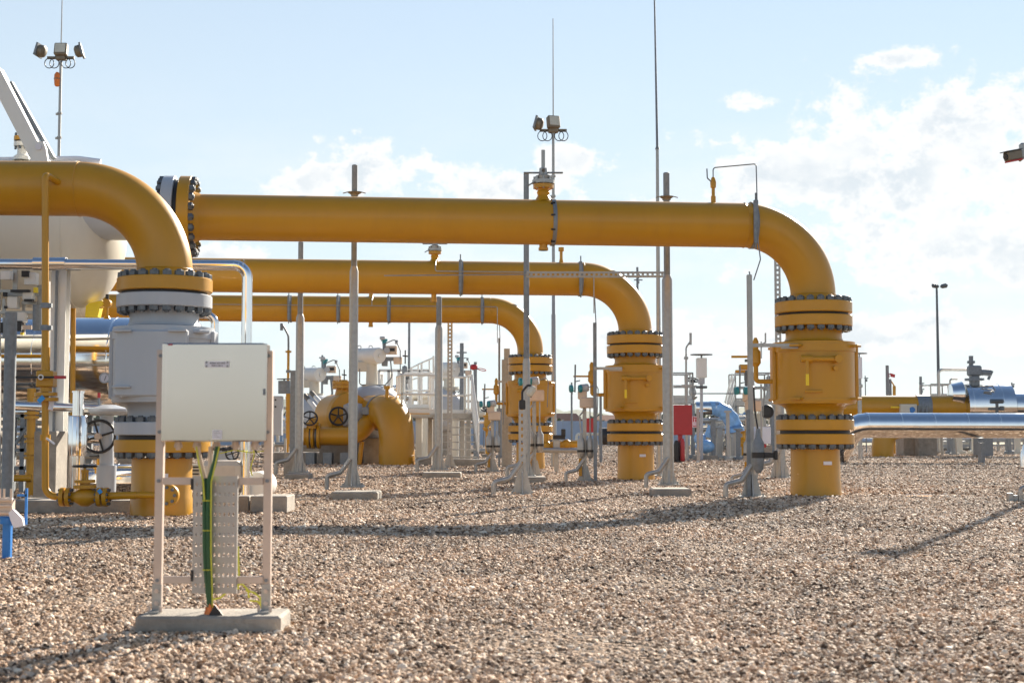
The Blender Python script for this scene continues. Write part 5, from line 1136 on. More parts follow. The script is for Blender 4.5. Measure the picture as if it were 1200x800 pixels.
def rack(px0, px1, top, Y, label, mat=GALV, pipes=((.25, 3), (.55, 4), (.8, 2.5)), np_=4, pm=(GALV, CRM, CLAD)):
    a = W(px0, top, Y); b = W(px1, top, Y); root = thing('pipe_rack', label, 'pipe rack', Vector(((a.x+b.x)/2, Y, 0)), 'pipe racks in the background'); u = s(Y)
    m = MB()
    for i in range(np_):
        p = a.lerp(b, i/(np_-1)); m.box(Vector((p.x, Y, p.z/2)), (.11, .12, p.z))
        m.box(Vector((p.x, Y+1.2, p.z/2)), (.11, .12, p.z)); m.box(Vector((p.x, Y+.6, p.z-.06)), (.08, 1.3, .12))
    m.bar(a, b, .12, .10, hint=Z3); m.bar(a-Z3*a.z*.45, b-Z3*b.z*.45, .06, .08, hint=Z3); m.build('frame', mat, root)
    for i, (f_, r_) in enumerate(pipes):
        z_ = a.z*f_; m = MB(); pts = [Vector((a.x-.5, Y+.35+.25*i, z_)), Vector((b.x*.6+a.x*.4, Y+.35+.25*i, z_)), Vector((b.x*.6+a.x*.4+.02, Y+.35+.25*i, z_+(.5 if i % 2 else -.4))), Vector((b.x+.3, Y+.35+.25*i, z_+(.5 if i % 2 else -.4)))]
        m.tube(fillet(pts, .15, 5), r_*u, 14); pp = m.build('pipe', pm[i % len(pm)], root)
        m = MB(); c = Vector((a.x*.75+b.x*.25, Y+.35+.25*i, z_)); m.cyl(c-X3*.05, c+X3*.05, r_*u*1.7, n=18); m.cyl(c+X3*.07, c+X3*.16, r_*u*1.7, n=18); m.build('flange', pm[i % len(pm)], pp)
    return root
def valve_stack(px, Y, base_py, top, label, mat=YEL, wheel=True, head=GALD):
    b = GX(px, Y); root = thing('hand_valve', label, 'valve', b, 'small background valves'); u = s(Y); z0 = W(px, base_py, Y).z; z1 = W(px, top, Y).z; h_ = z1-z0
    m = MB(); m.cyl(b, b+Z3*z0, 2.2*u, n=12); m.lathe(b+Z3*z0, Z3, [(0, 3*u), (.08*h_, 5.5*u), (.14*h_, 5.5*u), (.16*h_, 3.6*u), (.32*h_, 4.6*u), (.5*h_, 3*u), (.52*h_, 5*u), (.60*h_, 5*u), (.62*h_, 2*u), (.8*h_, 1.6*u)], 16); m.build('valve_body', mat, root)
    if wheel: m = MB(); m.wheel(b+Z3*(z0+.82*h_)-Y3*.02, Vector((.1, -.4, 1)), 7*u, 5, .03); m.build('handwheel', BLK, root)
    else: m = MB(); m.cyl(b+Z3*(z0+.7*h_)-X3*5*u, b+Z3*(z0+.7*h_)+X3*6*u, 3.6*u, n=14); m.box(b+Z3*(z0+.86*h_), (6*u, .2, .24*h_), bev=.03); m.build('actuator', head, root)
    m = MB(); m.cyl(b+Z3*(z0+.75*h_), b+Z3*z1, .8*u, n=8); m.build('stem', GALD, root); m = MB(); m.box(b+Z3*.06, (.4, .4, .12), bev=.02); m.build('base', CONC, root)
    return root
rack(444, 503, 434, 54, 'white open steel pipe rack behind the large grey actuator and the glossy elbow', WHT, np_=6)
rack(320, 402, 478, 56, 'low galvanised pipe rack behind the second grey actuator, right of the flat cabinet')
rack(500, 560, 470, 60, 'galvanised pipe rack with pale pipes seen through the access stair')
rack(832, 882, 489, 54, 'low pipe rack with pale pipes behind the blue wrapped elbow', np_=5)
rack(864, 912, 475, 57, 'pipe rack under the railed platform just left of the rightmost valve', np_=4)
rack(640, 700, 516, 90, 'very low distant pipe rack left of the middle valve, before the blue fence', np_=4, pipes=((.4, 2), (.8, 1.6)))
rack(1095, 1200, 515, 72, 'low distant pipe rack under the polished valve barrel at right', np_=6, pipes=((.3, 3), (.7, 3)))
valve_stack(349, 49, 500, 462, 'small dark valve with a handwheel right of the steel channel at the flat cabinet', GALV)
valve_stack(474, 49, 470, 428, 'small grey valve with box actuator behind the top of the glossy yellow elbow', GALV, False)
valve_stack(571, 55, 505, 474, 'tiny yellow handwheel valve behind the transmitter stand by the stairs')
valve_stack(838, 53, 512, 486, 'tiny grey handwheel valve under the bare end of the blue wrapped elbow', GALV)
valve_stack(871, 52, 520, 492, 'tiny yellow handwheel valve right of the blue wrapped elbow')
valve_stack(902, 58, 476, 440, 'grey box actuator valve above the railed platform near the rightmost valve', GALV, False)
valve_stack(1100, 64, 506, 470, 'grey handwheel valve inside the railing enclosure at right', GALV)
valve_stack(812, 55, 468, 440, 'grey handwheel valve on the railed platform behind the red fire board', GALV)
for (x0, y0, x1, y1, lab) in ((357, 463, 372, 481, 'upper inclined red brown and white damper cylinder behind the handwheels'), (365, 460, 378, 474, 'lower inclined red brown and white damper cylinder touching the yellow check valve')):
    a = W(x0, y0, 44.5); b = W(x1, y1, 43.8); root = thing('damper', lab, 'damper', b); m = MB(); m.cyl(a, a.lerp(b, .35), .075, n=12); m.build('cap', BRNZ, root); m = MB(); m.cyl(a.lerp(b, .35), b, .07, n=12); m.build('barrel', WHT, root)
m = MB(); m.tube([W(812, 461, 48.5), W(872, 461, 48.5)], .022, 6); m.build('overhead_tube', GALD, origin=GX(842, 48.5), label='thin straight tube strung from the vent silencer to the yellow actuator', cat='tube')
actuated(516, 480, 26, 525, 433, 58, 'third grey ball valve with cylindrical actuator behind the access stair', .95)
# ------------------------------------------------------------------ fire point
fyy = 45.0; b = GX(797, fyy); u = s(fyy)
root = thing('fire_board', 'big red fire point board on a red post with two black extinguisher covers', 'fire board', b)
m = MB(); m.box(W(800, 492, fyy), (21.5*u, .22, 35*u), bev=.012); m.build('board', RED, root)
m = MB(); m.box(b+Z3*.55, (5*u, .12, 1.1), bev=.01); m.build('post', RED, root)
for px_ in (793, 799):
    m = MB(); m.lathe(W(px_, 541, fyy-.2 if px_ == 793 else fyy-.05), Z3, [(0, 3.0*u), (.04, 3.4*u), (20*u, 3.4*u), (24*u, 2.4*u), (25*u, 1*u)], 16); m.build('extinguisher', BLK, root)
m = MB(); m.lathe(W(800, 540, fyy-.22), Z3, [(0, 2.4*u), (.03, 2.7*u), (22*u, 2.7*u), (26*u, 1.4*u)], 16); m.build('red_cylinder', RED, root)
b = GX(818, 46); root = thing('fire_sign', 'small white sign with red fire extinguisher symbols beside the red fire board', 'sign', b); u = s(46)
m = MB(); m.box(W(814, 494, 46), (6.5*u, .02, 13*u)); sg = m.build('panel', LAB, root)
m = MB(); c = W(814, 491, 46)-Y3*.012; m.box(c+Vector((-1.4*u, 0, 0)), (1.2*u, .004, 6*u)); m.box(c+Vector((.9*u, 0, 1.6*u)), (2.8*u, .004, 1.3*u)); m.box(c+Vector((1.2*u, 0, -1.4*u)), (1.4*u, .004, 3.4*u)); m.box(W(814, 499, 46)-Y3*.012, (4*u, .004, .8*u)); m.build('symbol', RED, sg)
m = MB(); m.box(b+Z3*.85, (.09, .09, 1.7)); m.build('post', GALV, root)
b = GX(680.5+10, 50); 
m = MB(); c = W(691.5, 498, 46); m.box(c, (8.6*s(46), .2, 16.5*s(46)), bev=.01); root = thing('fire_box', 'small red box on a post behind the transmitter stand, left of the middle valve', 'fire box', GX(691.5, 46)); m.build('box', RED, root)
m = MB(); m.box(GX(691.5, 46)+Vector((0, .05, .5)), (.07, .07, 1.0)); m.build('post', GALD, root)

# ------------------------------------------------------------------ mid-right equipment
ey2 = 52.0; u = s(ey2)
def rail_platform(x0, x1, deck_py, top_py, Y, label, stair_px=None, depth=1.6):
    a = W(x0, deck_py, Y); b = W(x1, deck_py, Y); root = thing('access_platform', label, 'platform', Vector(((a.x+b.x)/2, Y, 0))); h_ = W(x0, top_py, Y).z-a.z
    m = MB(); m.box((a+b)/2+Vector((0, depth/2, -.09)), (b.x-a.x, depth, .18), bev=.01); m.build('deck', GALV, root)
    guard(root, [a, b, b+Y3*depth, a+Y3*depth], h_, mat=GALV, r_=.028)
    n = max(2, int((b.x-a.x)/1.2)+1); m = MB()
    for i in range(n):
        p = a.lerp(b, i/(n-1)); m.box(Vector((p.x, Y+.1, (a.z-.18)/2)), (.14, .14, a.z-.18)); m.box(Vector((p.x, Y+.1, .05)), (.34, .34, .1))
    m.build('support_leg', GALD, root)
    if stair_px:
        f = Vector((W(stair_px, 520, Y).x, Y, .1)); e = a if stair_px < x0 else b
        g_ = Vector((W(stair_px, 520, Y).x, Y+.8, .1)); stair(root, e, e+Y3*.8, f, g_)
    return root
rail_platform(786, 812, 467, 437, 52, 'railed steel platform behind the red fire board')
rail_platform(862, 905, 470, 437, 54, 'railed steel platform with stair, between the blue wrapped elbow and the rightmost valve', 845)
root = thing('wrapped_pipe', 'insulated pipe elbow wrapped in blue plastic in the background right of the red board', 'pipe', GX(850, 50)); u = s(50)
pth = fillet([W(838, 478, 50), W(853, 477, 50), W(860, 500, 50), W(861, 506, 50)], .75, 12)
m = MB(); m.tube(pth, [(8.0+.6*math.sin(i*1.9)+.12*i)*u for i in range(len(pth))], 24); m.build('wrapping', BLUF, root)
m = MB(); m.lathe(W(815, 478, 50), X3, [(0, 7*u), (.02, 7.5*u), (.8, 8*u)], 24); m.build('bare_end', CLAD, root)
m = MB(); m.cyl(W(861, 504, 50), GX(862, 50), 6*u, n=20); m.cyl(W(861, 512, 50), W(861, 508, 50), 9*u, n=20); m.build('lower_pipe', GALV, root)
q = GX(826, 49); root = thing('wrapped_valve', 'low valve bundled in bright blue plastic on the gravel behind the fire sign', 'covered equipment', q); u = s(49)
m = MB(); m.ball(W(826, 523, 49), 9*u, 16, (1.3, 1, .9)); m.ball(W(820, 514, 49), 6*u, 14, (1.2, 1, 1.2)); m.cyl(W(829, 512, 49), W(831, 498, 49), 4*u, 1.5*u, n=12); m.build('bundle', BLUF, root)
m = MB(); m.box(GX(826, 49)+Z3*.08, (.8, .6, .16)); m.build('pedestal', CONC, root)
# vent silencer
q = GX(822, 48); root = thing('vent_silencer', 'white box shaped vent silencer with flat round hat above the fire sign', 'vent', q); u = s(48)
m = MB(); m.box(W(822, 431, 48), (11.5*u, .35, 23*u), bev=.015); m.build('box', WHT, root)
m = MB(); m.lathe(W(822, 416, 48), Z3, [(-.02, 2*u), (0, 13*u), (.03, 13*u), (.06, 2*u)], 24); m.cyl(W(822, 420, 48), W(822, 415, 48), 1*u, n=8); m.build('hat', GALD, root)
m = MB(); m.cyl(W(822, 443, 48), W(822, 450, 48), 4*u, n=16); m.cyl(W(822, 450, 48), GX(822, 48), 1.8*u, n=14); m.build('neck', GRYV, root)
m = MB(); m.box(W(822, 453.5, 48), (13*u, .2, 3*u), bev=.02); m.build('valve', BOLT, root)
q = GX(805, 47.5); root = thing('vent_post', 'tall grey gooseneck vent post behind the red fire board', 'vent pipe', q); u = s(47.5)
V_ = lambda a_, b_: W(a_, b_, 47.5)
m = MB(); m.cyl(q, V_(804, 440), 2*u, n=12); m.cyl(V_(804, 440), V_(804, 415), 1.2*u, n=10); m.cyl(V_(804, 421), V_(804, 418), 2.6*u, n=10); m.tube(fillet([V_(804, 418), V_(804, 407), V_(809, 400), V_(809.3, 391)], .2, 5), 1.0*u, 8); m.cyl(V_(809.3, 404), V_(809.3, 390), 1.5*u, n=10); m.box(V_(805, 452), (12*u, .15, 3*u)); m.build('pipe', GALV, root)
q = GX(892, 48); root = thing('vent_post', 'yellow vent valve with gooseneck seen just left of the rightmost valve body', 'vent pipe', q); u = s(48); V_ = lambda a_, b_: W(a_, b_, 48)
m = MB(); m.cyl(V_(892, 420), V_(892, 400), .8*u, n=8); m.cyl(V_(897, 402), V_(897, 390), 1*u, n=8); m.tube([V_(892, 408), V_(893, 403), V_(897, 401)], .8*u, 8); m.cyl(q, V_(892, 450), 1.2*u, n=8); m.build('pipe', GALV, root)
# assorted pipe stands between 830 and 880
for i, (px_, y0, w_, Yq, mat_, lab) in enumerate(((836, 492, 3, 49, GALD, 'dark stand just right of the bright blue bundle'), (843, 500, 4, 51, GALV, 'galvanised stand below the blue wrapped elbow'), (853, 482, 2.4, 47.5, GALV, 'slim galvanised stand in front of the blue wrapped elbow'), (858, 503, 3.6, 50, CRM, 'cream leg right of the slim stand below the blue elbow'), (865, 503, 3, 49, GALD, 'dark leg left of the yellow actuator stem'), (888, 485, 5, 56, CRM, 'cream vertical leg behind the transmitter near the rightmost valve'))):
    b = GX(px_, Yq); m = MB(); z_ = W(px_, y0, Yq).z; m.box(b+Z3*z_/2, (w_*s(Yq)*1.6, .14, z_), bev=.01); m.box(b+Z3*.06, (w_*s(Yq)*3.4, .4, .12), bev=.02); m.box(b+Z3*z_, (w_*s(Yq)*3, .3, .06)); m.build('pipe_stand', mat_, origin=b, label=lab, cat='pipe stand', group='pipe stands in the background')
root = thing('header_pipe', 'low pale header pipe with yellow valve below the blue wrapped elbow', 'pipe', GX(850, 51)); u = s(51)
m = MB(); m.tube([W(818, 493, 51), W(880, 491, 51)], 3.2*u, 14); m.tube([W(820, 503, 51.3), W(876, 501, 51.3)], 2.4*u, 12); m.build('pipe', GALV, root)
m = MB(); m.ball(W(861, 521, 50.5), 5*u, 12); m.cyl(W(855, 521, 50.5), W(872, 521, 50.5), 2.6*u, n=10); m.cyl(W(861, 521, 50.5), W(861, 512, 50.5), 2*u, n=8); m.build('valve', YEL, root)
root = thing('filter_unit', 'grey box with a round dark reel behind the thin post near the rightmost valve', 'equipment box', GX(898, 50)); u = s(50)
m = MB(); m.box(W(893, 510, 50), (18*u, .5, 20*u), bev=.02); m.build('box', LAB, root); m = MB(); m.torus(W(899, 482, 50), Y3, 6*u, 2.2*u, 24, 8); m.cyl(W(899, 482, 50), W(899, 482, 49.9), 5*u, n=20); m.build('hose_reel', BLK, root); m = MB(); m.ball(W(896, 522, 49.5), 2.4*u, 10); m.build('red_knob', RED, root); m = MB(); m.box(GX(895, 50)+Z3*.25, (.5, .4, .5)); m.build('pedestal', CONC, root)

# right: polished clad line with mitred elbow
cy3 = 44.0; u = s(cy3); rp = 14.6*u
a = W(1320, 499, cy3-.4); e1 = W(1000, 498, cy3)
root = thing('clad_pipe', 'thick polished metal clad pipe running to the right edge behind the rightmost valve', 'pipe', GX(1080, cy3))
pts = fillet([a, e1, W(980, 534, cy3+.6), GX(978, cy3+.6)], .62, 4)
m = MB(); m.tube(pts, rp, 48); m.build('cladding', CLAD, root)
m = MB()
for px_ in (1021, 1059, 1097, 1135, 1172, 1210): 
    c = a.lerp(e1, (1320-px_)/(1320-1006)); m.lathe(c-X3*.03, X3, [(0, rp+.001), (0, rp+.006), (.05, rp+.008), (.06, rp+.001)], 48, cap=False)
m.build('cladding_seam', CLAD, root)
m = MB()
for px_ in range(1025, 1215, 7): m.box(a.lerp(e1, (1320-px_)/(1320-1000))+Vector((0, -rp*.985, -rp*.10)), (.02, .02, .02))
m.build('cladding_screws', GALD, root)
m = MB()
for px_ in (1150, 1240): m.box(Vector((W(px_, 500, cy3).x, cy3+.05, .25)), (.12, .3, .75))
m.build('pipe_stand', GALD, root)
# background yellow right pipe with insulated valve
yy_ = 57.0; u = s(yy_); rp = 13.6*u
a = W(985, 477, yy_); b = W(1128, 477, yy_)
root = thing('header_pipe', 'long yellow header pipe with blue grey clamp behind the polished pipe at right', 'pipe', GX(1060, yy_))
m = MB(); m.tube([W(930, 477, yy_), b], rp, 40); m.build('pipe', YEL, root)
m = MB(); c = W(1081, 477, yy_); m.lathe(c-X3*8*u, X3, [(0, rp+.005), (0, rp+.03), (16*u, rp+.03), (16*u, rp+.005)], 40, cap=False)
for px_ in (1076, 1081, 1086): m.cyl(W(px_, 475, yy_-.48), W(px_, 484, yy_-.5), 1.2*u, n=8)
m.build('pipe_clamp', GALD, root)
m = MB(); m.box(W(1064, 480, yy_-.55), (19*u, .25, 13*u), bev=.02); m.build('terminal_box', CRM, root); m = MB(); m.cyl(W(1069, 480, yy_-.68), W(1069, 480, yy_-.70), 3.4*u, n=18); m.build('gauge', BLUE, root)
m = MB(); m.bar(W(1044, 477, yy_-.5), W(1056, 477, yy_-.5), .06, .06); m.build('lever', YELB, root)
root = thing('clad_valve', 'polished clad valve barrel with grey actuators on top, right background', 'valve', GX(1155, yy_))
m = MB(); m.lathe(W(1128, 477, yy_), X3, [(0, .01), (.01, 27*u), (1.86, 27*u), (1.87, 22*u), (2.0, 18*u), (2.01, 17*u), (6, 17*u)], 48); m.build('cladding', CLAD, root)
m = MB(); m.lathe(W(1112, 462, yy_-.1), X3, [(0, 2*u), (.05, 12*u), (.5, 15*u)], 24); m.build('side_cap', CLAD, root)
m = MB(); 
for dx in (4, 38): m.torus(W(1130+dx, 477, yy_), X3, 27.1*u, .012, 40, 6)
m.build('cladding_band', CLAD, root)
m = MB(); t_ = W(1142, 449, yy_); m.cyl(t_-Z3*.1, t_+Z3*.28, 6*u, n=16); m.cyl(t_+Z3*.1, t_+Z3*.2, 11*u, n=18); m.box(t_+Z3*.5, (15*u, .4, .42), bev=.06); m.cyl(t_+Vector((.1, 0, .45)), t_+Vector((.62, -.1, .42)), 4*u, n=14); m.cyl(t_+Vector((-.12, 0, .6)), t_+Vector((-.12, 0, 1.1)), 2.6*u, n=12); m.cyl(t_+Vector((-.12, 0, .8)), t_+Vector((-.12, 0, .9)), 4.6*u, n=12); m.bar(t_+Vector((.55, 0, .15)), t_+Vector((.72, 0, .5)), .05, .1); m.build('actuator', GALD, root)
m = MB(); t_ = W(1168, 470, yy_-.9); m.cyl(t_-X3*.25, t_+X3*.25, 2.6*u, n=14); m.cyl(t_-Z3*.5, t_, 2*u, n=12); m.box(t_+Vector((-.1, 0, -.3)), (.5, .1, .1), bev=.02); m.box(t_+Vector((.18, -.03, -.28)), (.16, .14, .18), bev=.02); m.build('side_actuator', BOLT, root)
m = MB(); m.tube([W(1150, 453, yy_-.55), W(1163, 452, yy_-.6), W(1166, 457, yy_-.75)], 1*u, 8); m.tube([W(1153, 459, yy_-.75), W(1163, 459, yy_-.8)], 1*u, 8); m.build('handle', GALV, root)
m = MB(); m.box(W(1152, 520, yy_+.3), (.6, .6, 1.2)); m.build('pedestal', GALD, root)
rail_platform(1091, 1118, 474, 450, 60, 'grey railing enclosure behind the yellow header pipe at right')
q = GX(1104, 59); root = thing('pipe_gantry', 'thin bent grey pipe frame left of the polished valve barrel', 'pipe frame', q); m = MB(); m.tube(fillet([q, W(1099, 433, 59), W(1140, 433, 59)], .2, 5), .06, 8); m.tube(fillet([q+X3*.6, W(1113, 444, 59), W(1122, 444, 59)], .1, 5), .04, 8); m.build('frame', GALV, root)
# ground elbow right
q = GX(1034, 55); u = s(55); root = thing('ground_elbow', 'short yellow pipe elbow leaving the gravel under the polished pipe', 'pipe elbow', q)
m = MB(); m.tube(fillet([q-Z3*.1, W(1034, 505, 55), W(1075, 497, 55.6)], .7, 12), 12.5*u, 32); m.build('pipe', YEL, root)
m = MB(); m.torus(q+Z3*.12, Z3, 12.5*u, .015, 32, 6); m.build('weld_seam', YEL, root)
block('concrete_block', 'square concrete block with lit left side under the polished pipe', 1059, 1076, 531, 505, 1.2, Y=58)
block('concrete_block', 'shaded concrete block beside the lit one under the polished pipe', 1076.3, 1098, 532, 507, 1.0, Y=57.4)
for px_, w_, Yq, mat_, lab in ((1112, 4, 62, GALD, 'dark steel leg right of the concrete blocks under the polished pipe'), (1124, 6, 63, CRM, 'cream tapered leg right of the dark leg under the polished pipe'), (1142, 6, 63, CRM, 'second cream tapered leg under the polished valve barrel'), (1148, 4, 60, GALD, 'left one of two close dark steel legs under the polished pipe'), (1156, 5, 60, GALD, 'right one of two close dark steel legs under the polished pipe'), (1182, 5, 61, GALD, 'dark steel leg near the right edge under the polished pipe'), (1192, 6, 63, CRM, 'cream tapered leg at the right edge under the polished pipe')):
    b = GX(px_, Yq); m = MB(); m.box(b+Z3*.65, (w_*s(Yq), .2, 1.3), bev=.01); m.box(b+Z3*.08, (w_*s(Yq)*(2 if mat_ is CRM else 1.5), .5, .16), bev=.02); m.build('pipe_stand', mat_, origin=b, label=lab, cat='pipe stand', group='pipe stands in the background')
# distant pipe racks at right: long low pale pipes
pipe_thing('header_pipe', 'long low pale blue pipe in the far background behind the concrete blocks', 'pipe', [W(1000, 516, 75), W(1260, 515, 75)], 2.6*s(75), PLB, 0)
pipe_thing('header_pipe', 'wide pale pipe with dark open end lying behind the middle valve', 'pipe', [W(702, 511, 60), W(722, 511, 60)], 10*s(60), BLK, 0)
# right foreground bits
q = G(1196, 588); root = thing('ground_bracket', 'small galvanised pipe bracket standing on the gravel at the right edge', 'bracket', q); u = s(q.y)
m = MB(); m.tube(fillet([q, q+Z3*.17, q+Vector((.12, 0, .22)), q+Vector((.7, 0, .22))], .05, 5), .032, 10); m.tube(fillet([q+Vector((.1, .12, 0)), q+Vector((.1, .12, .1)), q+Vector((.7, .12, .1))], .04, 5), .03, 10); m.build('pipe', GALV, root)
m = MB(); m.box(q+Vector((-.13, .02, .06)), (.07, .10, .12), bev=.006); m.box(q+Vector((-.06, .03, .045)), (.06, .08, .09), bev=.006); m.build('clamp', GALV, root)
q = G(1201, 549); root = thing('clad_stack', 'polished metal cylinder end cut off by the right edge', 'pipe', q); m = MB(); m.lathe(q+X3*.02, Z3, [(0, .13), (.36, .13), (.62, .05)], 24); m.build('shell', CLAD, root)
q = G(1077, 583); m = MB(); m.box(q+Z3*.03, (.36, .07, .035), rz=.06, bev=.006); m.build('metal_offcut', CLAD, origin=q, label='small bright metal offcut lying on the gravel right of the rightmost valve', cat='metal scrap')
q = G(596, 533); m = MB(); m.tube([q+Vector((-.35, 0, .10)), q+Vector((-.1, 0, .06)), q+Vector((.35, 0, .05))], .02, 6); m.build('white_tube', LAB, origin=q, label='short white plastic tube lying left of the farthest valve', cat='tube')

# ------------------------------------------------------------------ thin background posts
def far_post(px, Y, top, label, arms=(), w=.05, name='vent_post', base=None):
    b = GX(px, Y); root = thing(name, label, 'post', b, 'slim vent posts in the background'); zt_ = W(px, top, Y).z; u = s(Y)
    m = MB(); m.cyl(b, b+Z3*zt_, w, w*.8, n=10); m.build('post', GALD, root)
    m = MB()
    for (py_, hw) in arms: c = W(px, py_, Y); m.bar(c-X3*hw*u, c+X3*hw*u, .05, .05); m.box(c-Z3*.1, (2.4*u, .12, 3*u), bev=.01)
    if arms: m.build('crossarm', GALD, root)
    return root, b
far_post(479, 60, 352, 'slim bare post rising above the railed platforms left of the stairs', w=.06)
far_post(541, 52, 402, 'grey post with a flat cross arm above the access stairs', [(413, 6), (420, 2.4)], w=.09)
r_, b = far_post(557, 50, 424, 'short post with a red valve arm right of the access stairs', [(432, 4)], w=.07)
m = MB(); c = W(551, 430, 50); m.lathe(c, X3, [(0, .05), (.05, .10), (.22, .10), (.26, .04)], 12); m.build('valve_head', RED, r_); m = MB(); m.torus(W(565, 433, 50), Vector((.2, -.3, 1)), .14, .015, 20, 6); m.build('handwheel', RED, r_)
far_post(377, 58, 416, 'tiny dark vent post above the second grey actuator', [(419, 3)], w=.05)
far_post(389, 57, 440, 'short dark vent post left of the bolted yellow cap', [(444, 4)], w=.05)
far_post(748, 60, 313, 'dark post with a cross fitting visible above the middle elbow', [(328, 5), (322, 2)], w=.06)
far_post(1041, 62, 428, 'dark vent post with a small red flag over the yellow header pipe', [(438, 3), (445, 2.4)], w=.09)
far_post(1044.5, 62, 444, 'pale short post beside the dark vent post with red flag', w=.06)
far_post(1015, 66, 440, 'thin post with forked top above the yellow header pipe', [(443, 2.4)], w=.03)
far_post(1080, 66, 441, 'short dark vent post between the clamp and the railing enclosure', [(449, 3), (456, 3)], w=.08)
far_post(1187, 66, 448, 'small post with a bent top wire at the right edge', [(450, 2)], w=.04)
far_post(670, 62, 448, 'thin dark vent post left of the middle valve in the distance', [(458, 3)], w=.05)
far_post(704, 45, 462, 'thin white post just right of the thin dark post by the middle valve', w=.05)
q = W(1043, 437, 61.8); m = MB(); m.prism([(0, 0), (.22, -.06), (.2, -.2), (.02, -.16)], .03, q, X3, Z3); m.build('flag', RED, origin=q, label='small red flag on the dark vent post over the yellow header pipe', cat='flag')
q = GX(1048, 62); root = thing('vent_post', 'yellow tipped small gooseneck beside the red flag', 'post', q); m = MB(); m.tube(fillet([W(1048, 465, 62), W(1048, 452, 62), W(1044, 446, 62)], .1, 4), .03, 6); m.cyl(W(1048, 468, 62), W(1048, 452, 62), .07, n=8); m.cyl(q, W(1048, 468, 62), .05, n=8); m.build('pipe', YEL, root)
b = GX(1008, 50); root = thing('control_cabinet', 'narrow grey cabinet with flat hat peeking out right of the rightmost valve', 'cabinet', b); u = s(50)
m = MB(); m.box(W(1006, 431, 50), (7*u, .25, 25*u), bev=.01); m.build('box', LAB, root); m = MB(); m.cyl(W(1007, 414.5, 50), W(1007, 413.5, 50), 9*u, n=18); m.cyl(W(1007, 419, 50), W(1007, 413.6, 50), .8*u, n=8); m.build('hat', GALD, root)
m = MB(); m.cyl(b, W(1007, 443, 50), 2.4*u, n=12); m.box(W(1007, 452, 50), (7*u, .16, 4*u), bev=.02); m.build('post', GALV, root)
# double street lamp
b = GX(1101, 95); root = thing('street_lamp', 'double headed street lamp on a tall thin pole, right background', 'street lamp', b); u = s(95)
m = MB(); zt_ = W(1101, 338, 95).z; m.lathe(b, Z3, [(0, .13), (zt_, .07)], 12); m.build('pole', BOLT, root)
for sg in (-1, 1):
    m = MB(); c = W(1101, 336, 95); m.lathe(c+X3*sg*.05+Z3*.0, Vector((sg, -.1, .22)), [(0, .06), (.1, .14), (.4, .16), (.5, .05)], 12); m.build('lamp_head', BOLT, root)
far_post(641, 80, 470, 'thin far lamp pole left of the farthest valve over the wooded skyline', w=.04)
far_post(567, 90, 457, 'thin far lamp pole above the stair handrail', w=.05)

# ------------------------------------------------------------------ far surroundings
m = MB(); a = W(560, 500, 112); b = W(735, 500, 112)
root = thing('boundary_fence', 'pale blue sheet metal boundary fence beyond the yard', 'fence', Vector(((a.x+b.x)/2, 112, 0)))
x = -40.0
while x < 14: m.box((x+1.0, 112, .95), (1.98, .05, 1.9)); x += 2.0
m.build('sheet_panel', PLB, root); m = MB(); x = -40
while x <= 14: m.box((x, 112.08, 1.0), (.1, .1, 2.05)); x += 4
m.build('post', GALV, root)
def house(px, Y, w_, h_, rh, label, d_=7):
    b = GX(px, Y); root = thing('house', label, 'house', b, 'far white houses')
    m = MB(); m.box(b+Z3*h_/2, (w_, d_, h_)); m.build('wall', WALL, root)
    m = MB(); m.add([b+Vector((x, y, h_+.02)) for x, y in ((-w_/2-.3, -d_/2-.3), (w_/2+.3, -d_/2-.3), (w_/2+.3, d_/2+.3), (-w_/2-.3, d_/2+.3))]+[b+Vector((-w_/2+1.5, 0, h_+rh)), b+Vector((w_/2-1.5, 0, h_+rh))], [(0, 1, 5, 4), (2, 3, 4, 5), (1, 2, 5), (3, 0, 4), (0, 3, 2, 1)]); m.build('roof', ROOF, root)
    for i in range(3):
        m = MB(); m.box(b+Vector((-w_/2+w_*(i+.5)/3, -d_/2-.01, h_*.55)), (w_*.12, .06, h_*.3)); m.build('window', DARK, root)
house(660, 330, 9, 3.6, 2.0, 'far white house with red roof over the blue fence, left of the red box')
house(712, 360, 7, 4.0, 1.6, 'smaller far white house beside the middle valve')
house(615, 380, 12, 4, 2.2, 'far white house behind the farthest valve')
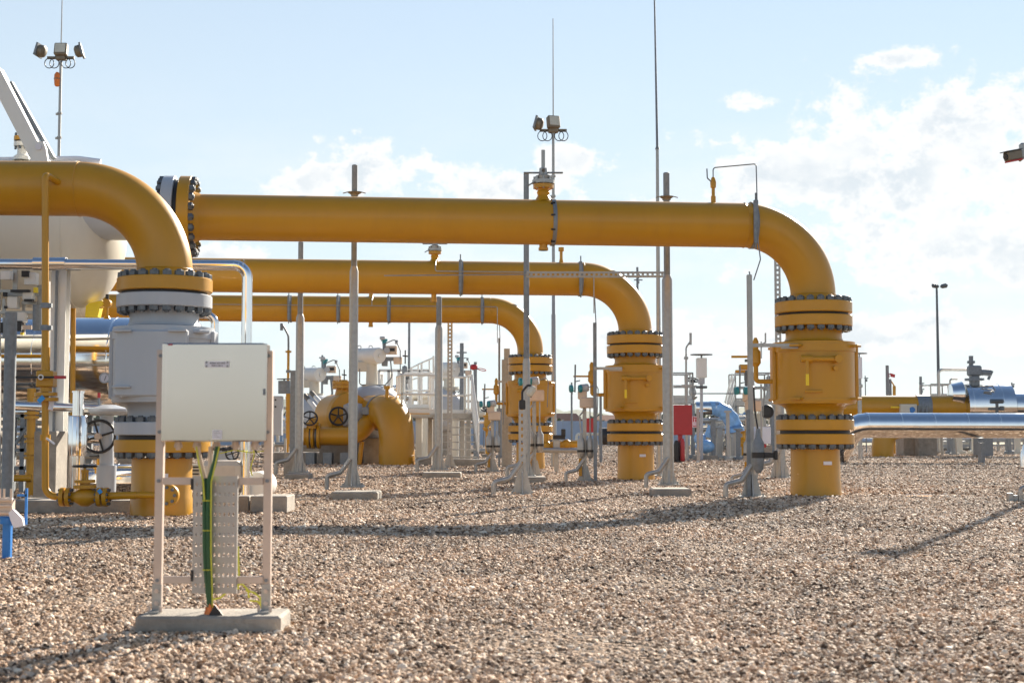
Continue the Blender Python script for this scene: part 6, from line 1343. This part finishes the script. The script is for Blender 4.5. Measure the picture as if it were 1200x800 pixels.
# tree belt: many crowns, one far mass
rng = np.random.default_rng(9)
def tree_mass(name, label, y0, y1, xspan, n, h0, h1, mat, leaf, kind='stuff', per=70):
    V = []; F = []
    for i in range(n):
        y = rng.uniform(y0, y1); x = rng.uniform(-1, 1)*xspan*y; h_ = rng.uniform(h0, h1); w_ = h_*rng.uniform(.45, .8)
        P_ = rng.normal(size=(per, 3)); P_ /= np.linalg.norm(P_, axis=1)[:, None]; P_ *= rng.uniform(.45, 1, (per, 1))**.5
        P_ = P_*np.array([w_/2, w_/2, h_*.42])+np.array([x, y, h_*.56])
        P_ += rng.normal(size=(per, 3))*.05*h_
        for p in P_:
            d1_ = rng.normal(size=3); d1_ /= np.linalg.norm(d1_); d2_ = np.cross(d1_, rng.normal(size=3)); d2_ /= np.linalg.norm(d2_); q_ = leaf*rng.uniform(.6, 1.3)
            k_ = len(V); V += [p+d1_*q_, p+d2_*q_, p-d1_*q_, p-d2_*q_]; F.append((k_, k_+1, k_+2, k_+3))
        k_ = len(V); V += [np.array([x-.2, y, 0]), np.array([x+.2, y, 0]), np.array([x+.1, y, h_*.6]), np.array([x-.1, y, h_*.6])]; F.append((k_, k_+1, k_+2, k_+3))
    m = MB(); m.add(V, F); return m.build(name, mat, label=label, cat='woodland', kind=kind, smooth=0)
tree_mass('tree_belt', 'dark olive scrub and trees beyond the boundary fence', 190, 340, .46, 240, 2.2, 4.2, FOLI, .45)
tree_mass('far_wood', 'distant blue green wood along the low skyline', 520, 800, .46, 500, 5.5, 9, FOLI, 1.7, per=55)
# low wooded hills
V = []; F = []; nx = 160
for i in range(nx+1):
    x = -1100+2200*i/nx; h_ = 33+6*math.sin(i*.11+1)+5*math.sin(i*.33)+2.0*math.sin(i*1.7)+1.5*math.sin(i*2.9)
    for yy2, f_ in ((1300, 0), (1500, .55), (1750, 1.0), (2000, .0)): V.append((x*yy2/1500, yy2, h_*f_-.05))
for i in range(nx):
    for j in range(3): F.append((i*4+j, (i+1)*4+j, (i+1)*4+j+1, i*4+j+1))
m = MB(); m.add(V, F); m.build('hills', HILL, kind='structure')
# ------------------------------------------------------------------ haze
def haze():
    m = MB(); m.box((0, 1000, 34), (2600, 2100, 72)); o = m.build('haze', MATS['label_paper'], kind='stuff', smooth=0)
    mt = bpy.data.materials.new('haze'); mt.use_nodes = True; t = mt.node_tree; t.nodes.clear()
    ou = t.nodes.new('ShaderNodeOutputMaterial'); pv = t.nodes.new('ShaderNodeVolumePrincipled'); pv.inputs['Color'].default_value = (.82, .9, 1, 1); pv.inputs['Density'].default_value = .00008; pv.inputs['Anisotropy'].default_value = 0
    t.links.new(pv.outputs[0], ou.inputs['Volume']); o.data.materials[0] = mt
haze()
for o in bpy.data.objects:
    if '_o' in o: del o['_o']
